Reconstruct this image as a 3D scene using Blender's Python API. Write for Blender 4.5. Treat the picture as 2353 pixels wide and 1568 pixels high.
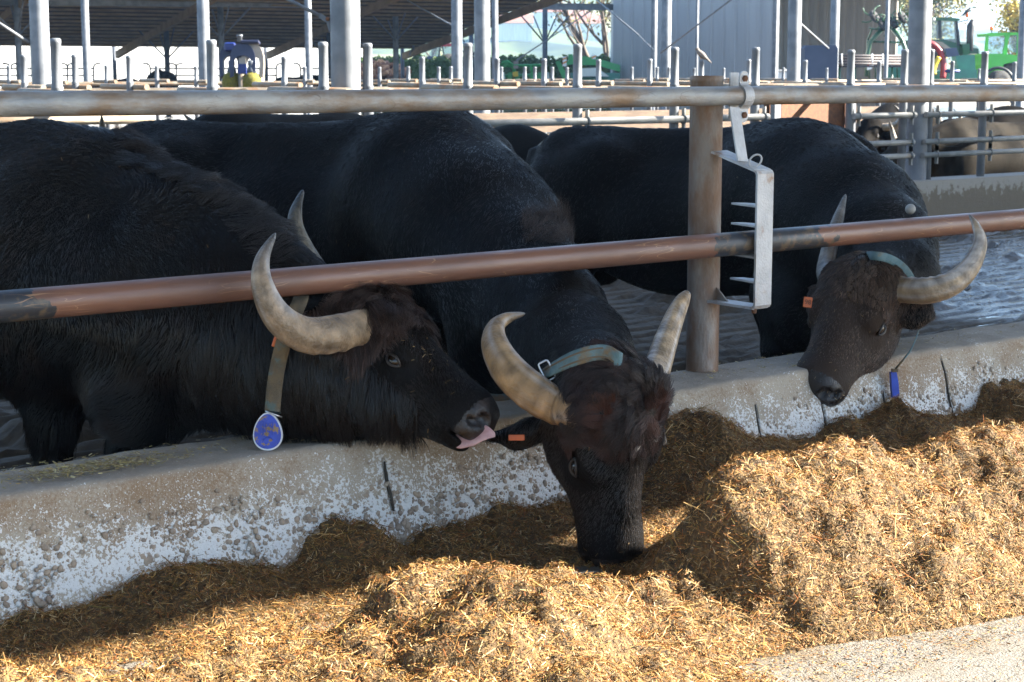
import bpy, math, random
import numpy as np
from mathutils import Vector, Matrix, Quaternion

random.seed(7)
RNG = np.random.default_rng(11)
for o in list(bpy.data.objects):
    bpy.data.objects.remove(o)
SC = bpy.context.scene
COL = SC.collection

# ------------------------------------------------------------------ camera
# X runs along the feed fence, Y into the pens, Z up; camera stands at the origin
CAMH = 1.28
F, CX, CY, HZ, VPX = 4050.0, 1176.5, 784.0, 172.0, 6200.0
pitch = math.atan((CY - HZ) / F)
ang = math.atan((VPX - CX) / math.hypot(F, CY - HZ))
FW = np.array([math.cos(ang), math.sin(ang), 0.0])
RT = np.array([math.sin(ang), -math.cos(ang), 0.0])
UP = np.array([0, 0, 1.0])
FV = FW * math.cos(pitch) - UP * math.sin(pitch)
UV = UP * math.cos(pitch) + FW * math.sin(pitch)
CAMP = np.array([0, 0, CAMH])

def ray(x, y):
    return FV + RT * ((x - CX) / F) + UV * ((CY - y) / F)
def P(x, y, d):
    return CAMP + ray(x, y) * d
def onY(x, y, Y):
    r = ray(x, y); return CAMP + r * (Y / r[1])
def onZ(x, y, Z):
    r = ray(x, y); return CAMP + r * ((Z - CAMH) / r[2])
def proj(p):
    q = np.asarray(p, float) - CAMP
    d = q @ FV
    return CX + F * (q @ RT) / d, CY - F * (q @ UV) / d, d

cam = bpy.data.cameras.new('camera')
camo = bpy.data.objects.new('camera', cam)
COL.objects.link(camo)
cam.sensor_width = 36.0
cam.lens = F / 2353.0 * 36.0
cam.clip_start = 0.05
cam.clip_end = 20000
R = Matrix(((RT[0], UV[0], -FV[0]), (RT[1], UV[1], -FV[1]), (RT[2], UV[2], -FV[2])))
camo.matrix_world = Matrix.Translation(CAMP) @ R.to_4x4()
cam.dof.use_dof = True
cam.dof.focus_distance = 4.6
cam.dof.aperture_fstop = 15.0
SC.camera = camo

# ------------------------------------------------------------------ sky, sun, exposure
SUN_EL = math.radians(31)
SUN_H = np.array([0.817, -0.576])
w = bpy.data.worlds.new('World')
SC.world = w
w.use_nodes = True
nt = w.node_tree
bg = nt.nodes['Background']
sky = nt.nodes.new('ShaderNodeTexSky')
sky.sky_type = 'NISHITA'
sky.sun_disc = False
sky.sun_elevation = SUN_EL
sky.sun_rotation = math.atan2(SUN_H[0], SUN_H[1])
sky.air_density = 1.0
sky.dust_density = 0.6
nt.links.new(sky.outputs[0], bg.inputs[0])
bg.inputs[1].default_value = 0.05
sl = bpy.data.lights.new('sun', 'SUN')
sl.energy = 5.0
sl.angle = math.radians(0.53)
sl.color = (1.0, 0.94, 0.83)
so = bpy.data.objects.new('sun', sl)
COL.objects.link(so)
SDIR = Vector((SUN_H[0] * math.cos(SUN_EL), SUN_H[1] * math.cos(SUN_EL), math.sin(SUN_EL))).normalized()
so.rotation_euler = SDIR.to_track_quat('Z', 'Y').to_euler()
so.location = (10, -10, 20)
SC.view_settings.view_transform = 'Standard'
SC.view_settings.look = 'None'
SC.view_settings.gamma = 1.0
SC.view_settings.use_curve_mapping = False
SC.view_settings.exposure = 3.05
SC.cycles.use_denoising = True
SC.cycles.max_bounces = 7
SC.cycles.diffuse_bounces = 4
SC.cycles.glossy_bounces = 3
SC.cycles.transmission_bounces = 4
SC.cycles.transparent_max_bounces = 6
SC.cycles.caustics_reflective = False
SC.cycles.caustics_refractive = False
SC.cycles.sample_clamp_indirect = 8.0
SC.cycles_curves.shape = 'RIBBONS'

# ------------------------------------------------------------------ materials
MATS = {}
def mat(name, c1, c2=None, scale=6.0, rough=0.6, metal=0.0, bump=0.0, bscale=60.0, spec=0.5, thr=(0.35, 0.65),
        c3=None, s3=2.0, t3=(0.5, 0.62), stretch=(1, 1, 1), rvar=0.0, coat=0.0, sheen=0.0):
    """colour c1 to c2 by noise, optional third colour in larger patches, fine bump"""
    m = bpy.data.materials.new(name)
    m.use_nodes = True
    t = m.node_tree
    b = t.nodes['Principled BSDF']
    b.inputs['Roughness'].default_value = rough
    b.inputs['Metallic'].default_value = metal
    b.inputs['Specular IOR Level'].default_value = spec
    b.inputs['Coat Weight'].default_value = coat
    b.inputs['Sheen Weight'].default_value = sheen
    b.inputs['Base Color'].default_value = (*c1, 1)
    L = t.links.new
    geo = t.nodes.new('ShaderNodeNewGeometry')
    mp = t.nodes.new('ShaderNodeMapping')
    mp.inputs['Scale'].default_value = stretch
    L(geo.outputs['Position'], mp.inputs['Vector'])
    def noise(sc, det=4.0, rg=0.55):
        n = t.nodes.new('ShaderNodeTexNoise')
        n.inputs['Scale'].default_value = sc
        n.inputs['Detail'].default_value = det
        n.inputs['Roughness'].default_value = rg
        L(mp.outputs[0], n.inputs['Vector'])
        return n
    def ramp(src, a, z):
        r = t.nodes.new('ShaderNodeMapRange')
        r.interpolation_type = 'SMOOTHSTEP'
        r.inputs['From Min'].default_value = a
        r.inputs['From Max'].default_value = z
        L(src, r.inputs['Value'])
        return r.outputs[0]
    def mix(f, a, bcol):
        mx = t.nodes.new('ShaderNodeMix'); mx.data_type = 'RGBA'
        L(f, mx.inputs[0])
        for sock, v in ((mx.inputs[6], a), (mx.inputs[7], bcol)):
            if isinstance(v, tuple): sock.default_value = (*v, 1)
            else: L(v, sock)
        return mx.outputs[2]
    col = c1
    if c2 is not None:
        n = noise(scale)
        f = ramp(n.outputs['Fac'], *thr)
        col = mix(f, c1, c2)
        if rvar:
            r = t.nodes.new('ShaderNodeMapRange')
            r.inputs['To Min'].default_value = rough
            r.inputs['To Max'].default_value = rough + rvar
            L(f, r.inputs['Value']); L(r.outputs[0], b.inputs['Roughness'])
    if c3 is not None:
        n = noise(s3, 6.0, 0.62)
        col = mix(ramp(n.outputs['Fac'], *t3), col, c3)
    if not isinstance(col, tuple):
        L(col, b.inputs['Base Color'])
    if bump:
        n = noise(bscale, 3.0)
        bp = t.nodes.new('ShaderNodeBump')
        bp.inputs['Strength'].default_value = min(1.0, bump)
        bp.inputs['Distance'].default_value = 0.01
        L(n.outputs['Fac'], bp.inputs['Height'])
        L(bp.outputs[0], b.inputs['Normal'])
    m['x'] = 1
    MATS[name] = m
    return m

def attr_mat(name, rough=0.7, spec=0.3, attr='col', bump=0, bscale=80, mul=None):
    m = bpy.data.materials.new(name); m.use_nodes = True
    t = m.node_tree; b = t.nodes['Principled BSDF']
    a = t.nodes.new('ShaderNodeAttribute'); a.attribute_name = attr
    t.links.new(a.outputs['Color'], b.inputs['Base Color'])
    b.inputs['Roughness'].default_value = rough
    b.inputs['Specular IOR Level'].default_value = spec
    if bump:
        geo = t.nodes.new('ShaderNodeNewGeometry')
        n = t.nodes.new('ShaderNodeTexNoise'); n.inputs['Scale'].default_value = bscale
        t.links.new(geo.outputs['Position'], n.inputs['Vector'])
        bp = t.nodes.new('ShaderNodeBump'); bp.inputs['Strength'].default_value = bump; bp.inputs['Distance'].default_value = 0.01
        t.links.new(n.outputs['Fac'], bp.inputs['Height']); t.links.new(bp.outputs[0], b.inputs['Normal'])
    MATS[name] = m
    return m

# ------------------------------------------------------------------ mesh helpers
def link(name, data, parent=None, loc=(0, 0, 0)):
    o = bpy.data.objects.new(name, data)
    COL.objects.link(o)
    o.location = loc
    if parent is not None:
        o.parent = parent
    return o

def tag(o, label=None, cat=None, group=None, kind=None):
    if label: o['label'] = label
    if cat: o['category'] = cat
    if group: o['group'] = group
    if kind: o['kind'] = kind
    return o

def wloc(o):
    p = np.zeros(3)
    while o is not None:
        p = p + np.array(o.location); o = o.parent
    return p

def thing(name, label, cat, loc=(0, 0, 0), group=None):
    o = link(name, None, None, tuple(float(v) for v in loc))
    o.empty_display_size = 0.1
    o['kind'] = 'thing'
    return tag(o, label, cat, group)

def unit(v):
    v = np.asarray(v, float); n = np.linalg.norm(v)
    return v / n if n > 1e-12 else v

def perp(d):
    a = np.array([0, 0, 1.0]) if abs(d[2]) < 0.9 else np.array([1.0, 0, 0])
    s = unit(np.cross(a, d)); return s, np.cross(d, s)

class MB:
    """collects primitives; build() makes one mesh object"""
    def __init__(s):
        s.v = []; s.f = []; s.sm = []; s.n = 0
    def add(s, v, f, smooth=False):
        v = np.asarray(v, float).reshape(-1, 3)
        s.v.append(v)
        s.f += [tuple(i + s.n for i in q) for q in f]
        s.sm += [smooth] * len(f)
        s.n += len(v)
        return s
    def box(s, c, size, ax=None, bev=0.0):
        """centre, full size, optional 3 axis vectors"""
        c = np.asarray(c, float); h = np.asarray(size, float) / 2
        A = np.eye(3) if ax is None else np.asarray(ax, float)
        if bev <= 0:
            v = [c + A[0] * x * h[0] + A[1] * y * h[1] + A[2] * z * h[2] for z in (-1, 1) for y in (-1, 1) for x in (-1, 1)]
            return s.add(v, [(0, 2, 3, 1), (4, 5, 7, 6), (0, 1, 5, 4), (2, 6, 7, 3), (0, 4, 6, 2), (1, 3, 7, 5)])
        # bevelled: octagon-ish profile in the plane of the two larger axes
        b = bev; hx, hy, hz = h
        ring = [(-hx + b, -hy), (hx - b, -hy), (hx, -hy + b), (hx, hy - b), (hx - b, hy), (-hx + b, hy), (-hx, hy - b), (-hx, -hy + b)]
        rin = [(x * (1 - b / hx), y * (1 - b / hy)) for x, y in ring]
        v = []
        for z, rr in ((-hz, rin), (-hz + b, ring), (hz - b, ring), (hz, rin)):
            v += [c + A[0] * x + A[1] * y + A[2] * z for x, y in rr]
        f = [tuple(range(7, -1, -1)), tuple(range(24, 32))]
        for k in range(3):
            for i in range(8):
                j = (i + 1) % 8
                f.append((k * 8 + i, k * 8 + j, k * 8 + 8 + j, k * 8 + 8 + i))
        return s.add(v, f)
    def tube(s, pts, r, n=12, cap=True, flat=None, smooth=True, closed=False):
        """round tube along points; r number or list; flat=(axis, ratio) squeezes the section along that axis"""
        pts = [np.asarray(p, float) for p in pts]; m = len(pts)
        rs = [r] * m if np.isscalar(r) else list(r)
        v = []; side = None
        for i in range(m):
            if closed: d = unit(pts[(i + 1) % m] - pts[i - 1])
            else: d = unit(pts[min(i + 1, m - 1)] - pts[max(i - 1, 0)])
            if side is None: side, up = perp(d)
            else:
                side = unit(side - d * (side @ d)); up = np.cross(d, side)
            for k in range(n):
                a = 2 * math.pi * k / n
                o = side * math.cos(a) * rs[i] + up * math.sin(a) * rs[i]
                if flat is not None:
                    ax = unit(np.asarray(flat[0], float)); o = o - ax * (o @ ax) * (1 - flat[1])
                v.append(pts[i] + o)
        f = []
        for i in range(m if closed else m - 1):
            j2 = (i + 1) % m
            for k in range(n):
                k2 = (k + 1) % n
                f.append((i * n + k, i * n + k2, j2 * n + k2, j2 * n + k))
        s.add(v, f, smooth)
        if cap and not closed:
            b = s.n - m * n
            s.f += [tuple(b + k for k in range(n - 1, -1, -1)), tuple(b + (m - 1) * n + k for k in range(n))]
            s.sm += [False, False]
        return s
    def cyl(s, a, b, r, n=16, r2=None, smooth=True):
        return s.tube([a, b], [r, r if r2 is None else r2], n, True, None, smooth)
    def lathe(s, c, prof, n=20, ax=None, smooth=True):
        """prof list of (radius, height) along axis ax (default Z)"""
        c = np.asarray(c, float); d = np.array([0, 0, 1.0]) if ax is None else unit(ax)
        a, b = perp(d); v = []
        for r, h in prof:
            for k in range(n):
                t = 2 * math.pi * k / n
                v.append(c + d * h + a * math.cos(t) * r + b * math.sin(t) * r)
        f = [(i * n + k, i * n + (k + 1) % n, (i + 1) * n + (k + 1) % n, (i + 1) * n + k) for i in range(len(prof) - 1) for k in range(n)]
        s.add(v, f, smooth)
        base = s.n - len(v)
        s.f += [tuple(base + k for k in range(n - 1, -1, -1)), tuple(base + (len(prof) - 1) * n + k for k in range(n))]
        s.sm += [False, False]
        return s
    def ball(s, c, r, n=12, m=8, A=None):
        c = np.asarray(c, float); r = np.ones(3) * r if np.isscalar(r) else np.asarray(r, float)
        A = np.eye(3) if A is None else np.asarray(A, float)
        v = [c + A[2] * r[2], c - A[2] * r[2]]
        for i in range(1, m):
            t = math.pi * i / m
            for k in range(n):
                p = 2 * math.pi * k / n
                v.append(c + A[0] * r[0] * math.sin(t) * math.cos(p) + A[1] * r[1] * math.sin(t) * math.sin(p) + A[2] * r[2] * math.cos(t))
        f = [(0, 2 + k, 2 + (k + 1) % n) for k in range(n)]
        for i in range(m - 2):
            for k in range(n):
                f.append((2 + i * n + k, 2 + (i + 1) * n + k, 2 + (i + 1) * n + (k + 1) % n, 2 + i * n + (k + 1) % n))
        b = 2 + (m - 2) * n
        f += [(1, b + (k + 1) % n, b + k) for k in range(n)]
        return s.add(v, f, True)
    def prism(s, poly, vec, smooth=False):
        """polygon (3D points) extruded by vec"""
        poly = [np.asarray(p, float) for p in poly]; n = len(poly); vec = np.asarray(vec, float)
        v = poly + [p + vec for p in poly]
        f = [tuple(range(n - 1, -1, -1)), tuple(range(n, 2 * n))] + [(i, (i + 1) % n, n + (i + 1) % n, n + i) for i in range(n)]
        return s.add(v, f, smooth)
    def build(s, name, m, parent=None, origin=None):
        V = np.concatenate(s.v) if s.v else np.zeros((0, 3))
        base = wloc(parent) if parent is not None else np.zeros(3)
        loc = np.zeros(3)
        if parent is None:
            loc = np.asarray(origin, float) if origin is not None else np.array([*(V.min(0) + V.max(0))[:2] / 2, V[:, 2].min()])
        me = bpy.data.meshes.new(name)
        me.from_pydata((V - base - loc).tolist(), [], s.f)
        me.polygons.foreach_set('use_smooth', s.sm)
        me.materials.append(MATS[m] if isinstance(m, str) else m)
        me.update()
        return link(name, me, parent, tuple(loc))

def grid_mesh(name, V, nx, ny, m, parent=None, keep=None, smooth=True, cols=None, kind=None):
    """V (nx*ny,3) structured grid"""
    i = np.arange(nx - 1)[:, None] * ny + np.arange(ny - 1)[None, :]
    q = np.stack([i, i + ny, i + ny + 1, i + 1], -1).reshape(-1, 4)
    if keep is not None:
        q = q[keep.reshape(-1)]
    return raw_mesh(name, V, q, m, parent, smooth, cols, kind)

def raw_mesh(name, V, q, m, parent=None, smooth=True, cols=None, kind=None):
    V = np.asarray(V, np.float32); q = np.asarray(q, np.int32)
    if parent is not None: V = V - wloc(parent).astype(np.float32)
    me = bpy.data.meshes.new(name)
    me.vertices.add(len(V)); me.vertices.foreach_set('co', V.ravel())
    me.loops.add(q.size); me.loops.foreach_set('vertex_index', q.ravel())
    k = q.shape[1]
    me.polygons.add(len(q)); me.polygons.foreach_set('loop_start', np.arange(len(q), dtype=np.int32) * k)
    me.polygons.foreach_set('use_smooth', np.full(len(q), smooth))
    me.update(calc_edges=True)
    me.validate()
    if cols is not None:
        a = me.attributes.new('col', 'FLOAT_COLOR', 'POINT')
        c4 = np.ones((len(V), 4), np.float32); c4[:, :3] = cols
        a.data.foreach_set('color', c4.ravel())
    me.materials.append(MATS[m] if isinstance(m, str) else m)
    o = link(name, me, parent)
    if kind: o['kind'] = kind
    return o

def fibres(name, pts, rad, m, parent=None, cols=None, kind=None):
    """pts (n,k,3) strands, rad (n,k)"""
    n, k, _ = pts.shape
    hc = bpy.data.hair_curves.new(name)
    hc.add_curves([k] * n)
    base = wloc(parent) if parent is not None else np.zeros(3)
    hc.attributes['position'].data.foreach_set('vector', (pts - base).astype(np.float32).ravel())
    ra = hc.attributes.get('radius') or hc.attributes.new('radius', 'FLOAT', 'POINT')
    ra.data.foreach_set('value', rad.astype(np.float32).ravel())
    if cols is not None:
        ca = hc.attributes.new('col', 'FLOAT_COLOR', 'CURVE')
        c4 = np.ones((n, 4), np.float32); c4[:, :3] = cols
        ca.data.foreach_set('color', c4.ravel())
    hc.materials.append(MATS[m] if isinstance(m, str) else m)
    o = link(name, hc, parent)
    if kind: o['kind'] = kind
    return o

# value noise -------------------------------------------------------
def _h(ix, iy, iz, seed):
    n = (ix.astype(np.int64) * 374761393 + iy.astype(np.int64) * 668265263 + iz.astype(np.int64) * 2147483647 + seed * 974634777) & 0xFFFFFFFF
    n = ((n ^ (n >> 13)) * 1274126177) & 0xFFFFFFFF
    n = (n ^ (n >> 16)) & 0xFFFFFF
    return n.astype(np.float64) / 0xFFFFFF
def vnoise(p, seed=0):
    p = np.asarray(p, float)
    i = np.floor(p).astype(np.int64); f = p - i; f = f * f * (3 - 2 * f)
    r = 0
    for a in (0, 1):
        wa = f[..., 0] if a else 1 - f[..., 0]
        for b in (0, 1):
            wb = f[..., 1] if b else 1 - f[..., 1]
            for c in (0, 1):
                wc = f[..., 2] if c else 1 - f[..., 2]
                r = r + wa * wb * wc * _h(i[..., 0] + a, i[..., 1] + b, i[..., 2] + c, seed)
    return r * 2 - 1
def fbm(p, oct=4, seed=0, gain=0.5):
    p = np.asarray(p, float); r = 0; a = 1.0
    for o in range(oct):
        r = r + a * vnoise(p, seed + o * 17); p = p * 2.03; a *= gain
    return r
def catmull(pts, per=8):
    pts = [np.asarray(p, float) for p in pts]
    if len(pts) < 3:
        return [pts[0] + (pts[1] - pts[0]) * i / per for i in range(per + 1)]
    q = [2 * pts[0] - pts[1]] + pts + [2 * pts[-1] - pts[-2]]
    out = []
    for i in range(1, len(q) - 2):
        for k in range(per):
            t = k / per
            out.append(0.5 * (2 * q[i] + (q[i + 1] - q[i - 1]) * t + (2 * q[i - 1] - 5 * q[i] + 4 * q[i + 1] - q[i + 2]) * t * t
                              + (3 * q[i] - q[i - 1] - 3 * q[i + 1] + q[i + 2]) * t ** 3))
    out.append(pts[-1])
    return out

# ================================================================== SETTING
mat('earth', (0.23, 0.2, 0.15), (0.12, 0.15, 0.06), scale=0.08, rough=0.95, bump=0.4, bscale=3)
mat('yard', (0.22, 0.20, 0.165), (0.17, 0.15, 0.12), scale=1.2, rough=0.9, bump=0.3, bscale=20)
mat('feed_floor', (0.125, 0.113, 0.095), (0.165, 0.15, 0.128), scale=70, rough=0.85, bump=0.6, bscale=160, c3=(0.12, 0.09, 0.055), s3=4.0, t3=(0.45, 0.7), thr=(0.42, 0.6))
mat('galv', (0.20, 0.20, 0.19), (0.29, 0.285, 0.27), scale=9, rough=0.5, metal=0.15, bump=0.12, bscale=90, c3=(0.26, 0.17, 0.10), s3=5.0, t3=(0.60, 0.74), rvar=0.15)
mat('galv_clean', (0.115, 0.125, 0.14), (0.185, 0.195, 0.21), scale=5, rough=0.6, metal=0.1, bump=0.08, bscale=60, c3=(0.33, 0.24, 0.16), s3=4.0, t3=(0.70, 0.8))
mat('galv_dirty', (0.20, 0.16, 0.115), (0.28, 0.24, 0.185), scale=14, rough=0.6, metal=0.25, bump=0.25, bscale=120, c3=(0.22, 0.125, 0.065), s3=7.0, t3=(0.46, 0.66), stretch=(1, 1, 0.5))
mat('dark_steel', (0.07, 0.08, 0.10), (0.11, 0.12, 0.14), scale=6, rough=0.6, metal=0.2)
mat('rust', (0.20, 0.085, 0.04), (0.12, 0.06, 0.035), scale=40, rough=0.85, bump=0.4, bscale=200)
mat('black_rubber', (0.02, 0.02, 0.022), (0.035, 0.035, 0.035), scale=20, rough=0.65)

def sheet(name, x0, x1, y0, y1, z, m, nx=2, ny=2):
    xs = np.linspace(x0, x1, nx); ys = np.linspace(y0, y1, ny)
    V = np.stack(np.meshgrid(xs, ys, indexing='ij'), -1).reshape(-1, 2)
    V = np.concatenate([V, np.full((len(V), 1), z)], 1)
    o = grid_mesh(name, V, nx, ny, m)
    o['kind'] = 'structure'
    return o
sheet('ground', -600, 1650, -600, 1650, -0.12, 'earth')
sheet('yard_pavement', -20, 120, 14, 110, -0.06, 'yard')
sheet('feed_alley_floor', -12, 40, -9, 3.80, 0.0, 'feed_floor')

# ---- grooved wet pen floor: real ridges running along the fence
def wet_floor_material():
    m = bpy.data.materials.new('wet_floor'); m.use_nodes = True
    t = m.node_tree; b = t.nodes['Principled BSDF']; L = t.links.new
    g = t.nodes.new('ShaderNodeNewGeometry')
    n1 = t.nodes.new('ShaderNodeTexNoise'); n1.inputs['Scale'].default_value = 1.3; n1.inputs['Detail'].default_value = 5
    n2 = t.nodes.new('ShaderNodeTexNoise'); n2.inputs['Scale'].default_value = 22; n2.inputs['Detail'].default_value = 4
    for n in (n1, n2): L(g.outputs['Position'], n.inputs['Vector'])
    r1 = t.nodes.new('ShaderNodeMapRange'); r1.inputs['From Min'].default_value = 0.40; r1.inputs['From Max'].default_value = 0.60
    r1.inputs['To Min'].default_value = 0.12; r1.inputs['To Max'].default_value = 0.75
    sx = t.nodes.new('ShaderNodeSeparateXYZ'); L(g.outputs['Position'], sx.inputs[0])
    wx_ = t.nodes.new('ShaderNodeMath'); wx_.operation = 'MULTIPLY_ADD'; L(sx.outputs['X'], wx_.inputs[0]); wx_.inputs[1].default_value = -0.30; wx_.inputs[2].default_value = 2.38
    ad = t.nodes.new('ShaderNodeMath'); ad.operation = 'ADD'; L(n1.outputs['Fac'], ad.inputs[0]); L(wx_.outputs[0], ad.inputs[1])
    L(ad.outputs[0], r1.inputs['Value']); L(r1.outputs[0], b.inputs['Roughness'])
    mx = t.nodes.new('ShaderNodeMix'); mx.data_type = 'RGBA'
    mx.inputs[6].default_value = (0.020, 0.014, 0.009, 1); mx.inputs[7].default_value = (0.095, 0.068, 0.042, 1)
    L(n2.outputs['Fac'], mx.inputs[0]); L(mx.outputs[2], b.inputs['Base Color'])
    b.inputs['Specular IOR Level'].default_value = 0.2
    bp = t.nodes.new('ShaderNodeBump'); bp.inputs['Strength'].default_value = 0.8; bp.inputs['Distance'].default_value = 0.01
    L(n2.outputs['Fac'], bp.inputs['Height']); L(bp.outputs[0], b.inputs['Normal'])
    MATS['wet_floor'] = m
wet_floor_material()
xs = np.linspace(0.5, 19, 300)
per = 0.165
ys = np.arange(4.0, 9.3, per / 12)
X, Y = np.meshgrid(xs, ys, indexing='ij')
ph = ((Y + 0.006 * fbm(np.stack([X, Y, X * 0], -1) * np.array([1.2, 2.5, 1]), 3, 61)) / per) % 1.0
Z = -0.02 + 0.009 * np.clip(np.cos(2 * math.pi * ph) * 2.6 + 1.2, -1, 1)
pp = np.stack([X, Y, X * 0], -1)
Z = Z + 0.004 * fbm(pp * np.array([2.5, 9.0, 1]), 3, 5) + np.clip(fbm(pp * 3.1, 3, 9) - 0.5, 0, 1) * 0.09 + np.clip(fbm(pp * 16.0, 3, 19) - 0.45, 0, 1) * 0.03
o = grid_mesh('pen_floor', np.stack([X, Y, Z], -1).reshape(-1, 3), len(xs), len(ys), 'wet_floor')
o['kind'] = 'structure'
pw = bpy.data.materials.new('puddle'); pw.use_nodes = True
pwb = pw.node_tree.nodes['Principled BSDF']; pwb.inputs['Base Color'].default_value = (0.03, 0.024, 0.017, 1); pwb.inputs['Roughness'].default_value = 0.05; pwb.inputs['Specular IOR Level'].default_value = 0.5
pn = pw.node_tree.nodes.new('ShaderNodeTexNoise'); pn.inputs['Scale'].default_value = 14; pg = pw.node_tree.nodes.new('ShaderNodeNewGeometry'); pw.node_tree.links.new(pg.outputs['Position'], pn.inputs['Vector'])
pbm = pw.node_tree.nodes.new('ShaderNodeBump'); pbm.inputs['Strength'].default_value = 0.25; pbm.inputs['Distance'].default_value = 0.004; pw.node_tree.links.new(pn.outputs['Fac'], pbm.inputs['Height']); pw.node_tree.links.new(pbm.outputs[0], pwb.inputs['Normal'])
MATS['puddle'] = pw
sheet('puddle_water', 7.6, 18.0, 4.12, 9.0, -0.0200, 'puddle')
sheet('back_pen_floor', -20, 60, 9.3, 62, -0.03, 'wet_floor')

# ---- near curb, lime-spattered concrete with exposed pebbles
def curb_material(name, lime=True):
    m = bpy.data.materials.new(name); m.use_nodes = True
    t = m.node_tree; b = t.nodes['Principled BSDF']; L = t.links.new
    g = t.nodes.new('ShaderNodeNewGeometry'); sp = t.nodes.new('ShaderNodeSeparateXYZ')
    L(g.outputs['Position'], sp.inputs[0])
    def noise(s, d=5, r=0.6):
        n = t.nodes.new('ShaderNodeTexNoise'); n.inputs['Scale'].default_value = s; n.inputs['Detail'].default_value = d
        n.inputs['Roughness'].default_value = r; L(g.outputs['Position'], n.inputs['Vector']); return n.outputs['Fac']
    def rng(src, a, z, lo=0.0, hi=1.0, smooth=True):
        r = t.nodes.new('ShaderNodeMapRange'); r.interpolation_type = 'SMOOTHSTEP' if smooth else 'LINEAR'
        for k, v in (('From Min', a), ('From Max', z), ('To Min', lo), ('To Max', hi)): r.inputs[k].default_value = v
        L(src, r.inputs['Value']); return r.outputs[0]
    def math_(op, a, bb):
        n = t.nodes.new('ShaderNodeMath'); n.operation = op
        for s, v in ((n.inputs[0], a), (n.inputs[1], bb)):
            if isinstance(v, float): s.default_value = v
            else: L(v, s)
        return n.outputs[0]
    def mix(f, a, c):
        n = t.nodes.new('ShaderNodeMix'); n.data_type = 'RGBA'
        L(f, n.inputs[0])
        for s, v in ((n.inputs[6], a), (n.inputs[7], c)):
            if isinstance(v, tuple): s.default_value = (*v, 1)
            else: L(v, s)
        return n.outputs[2]
    z = sp.outputs['Z']
    big, mid, fine, xf = noise(3.0), noise(14.0), noise(120.0, 3), noise(260.0, 2)
    conc = mix(rng(math_('ADD', math_('MULTIPLY', mid, 0.5), math_('MULTIPLY', fine, 0.5)), 0.35, 0.65), (0.25, 0.215, 0.175), (0.35, 0.305, 0.25))
    brown = mix(rng(math_('ADD', math_('MULTIPLY', big, 0.55), math_('MULTIPLY', fine, 0.45)), 0.40, 0.62), (0.42, 0.355, 0.275), (0.27, 0.18, 0.11))
    face = rng(z, 0.325, 0.29, 0.0, 1.0)
    col = mix(face, conc, brown)
    if lime:
        band = rng(math_('ADD', z, math_('MULTIPLY', math_('SUBTRACT', big, 0.5), 0.16)), 0.33, 0.14, -0.13, 0.13, False)
        low = rng(z, 0.085, 0.015, 0.0, -0.22, False)
        v = math_('ADD', math_('ADD', math_('ADD', math_('MULTIPLY', fine, 0.75), math_('MULTIPLY', mid, 0.45)), math_('MULTIPLY', xf, 0.25)), math_('ADD', band, low))
        wm = rng(v, 0.765, 0.82)
        col = mix(wm, col, (0.70, 0.675, 0.64))
        speck = rng(xf, 0.62, 0.68)
        col = mix(math_('MULTIPLY', speck, face), col, (0.6, 0.57, 0.52))
    else:
        col = mix(rng(math_('ADD', z, math_('MULTIPLY', math_('SUBTRACT', mid, 0.5), 0.4)), 0.36, 0.30), (0.30, 0.28, 0.25), (0.16, 0.135, 0.105))
    L(col, b.inputs['Base Color'])
    b.inputs['Roughness'].default_value = 0.88
    b.inputs['Specular IOR Level'].default_value = 0.25
    bp = t.nodes.new('ShaderNodeBump'); bp.inputs['Strength'].default_value = 0.7; bp.inputs['Distance'].default_value = 0.006
    L(math_('ADD', fine, math_('MULTIPLY', mid, 1.2)), bp.inputs['Height']); L(bp.outputs[0], b.inputs['Normal'])
    MATS[name] = m
curb_material('curb')
curb_material('far_curb', False)
mat('pebble', (0.40, 0.31, 0.225), (0.26, 0.20, 0.15), scale=30, rough=0.8, bump=0.3, bscale=150, c3=(0.42, 0.36, 0.29), s3=25, t3=(0.55, 0.65))

CRACKS = [(onY(x, y, 3.79)[0], z0, z1) for x, y, z0, z1 in ((897, 1130, 0.12, 0.25), (1745, 950, 0.0, 0.235), (1893, 980, 0.0, 0.2), (2035, 930, 0.02, 0.21), (2180, 900, 0.0, 0.275), (3200, 700, 0, 0.25), (470, 1250, 0, 0.0))]
xs = list(np.arange(0.3, 12.0, 0.02))
for cx, _, _ in CRACKS:
    xs += [cx - 0.012, cx - 0.007, cx - 0.004, cx, cx + 0.004, cx + 0.007, cx + 0.012]
xs = np.array(sorted(xs))
prof = [(3.745 + 0.085 * min(1, max(0, s / 0.29)), s) for s in np.linspace(-0.02, 0.285, 26)]
prof += [(3.832, 0.300), (3.836, 0.309), (3.843, 0.3145), (3.855, 0.3165), (3.88, 0.3165)] + [(y, 0.3165) for y in np.linspace(3.92, 4.08, 9)] + [(4.10, 0.310), (4.11, 0.29), (4.11, 0.1), (4.11, -0.1)]
prof = np.array(prof)
Xg = np.repeat(xs[:, None], len(prof), 1)
Yg = np.repeat(prof[None, :, 0], len(xs), 0); Zg = np.repeat(prof[None, :, 1], len(xs), 0)
pp = np.stack([Xg, Yg, Zg], -1)
front = (Yg < 3.85)
d = 0.007 * fbm(pp * 9, 4, 3) * front
for cx, z0, z1 in CRACKS:
    wob = 0.006 * np.sin(Zg * 30 + cx * 7)
    d = d - np.where((np.abs(Xg - cx - wob * 0) < 0.0055) & (Zg > z0) & (Zg < z1) & front, 0.035, 0)
Yg = Yg - d
Zg = Zg + 0.005 * fbm(pp * 6, 4, 8) * (Zg > 0.29)
curb = thing('feed_curb', 'low concrete curb with white lime spatter and pebbles below the rails', 'curb', (3.5, 3.95, 0))
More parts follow.
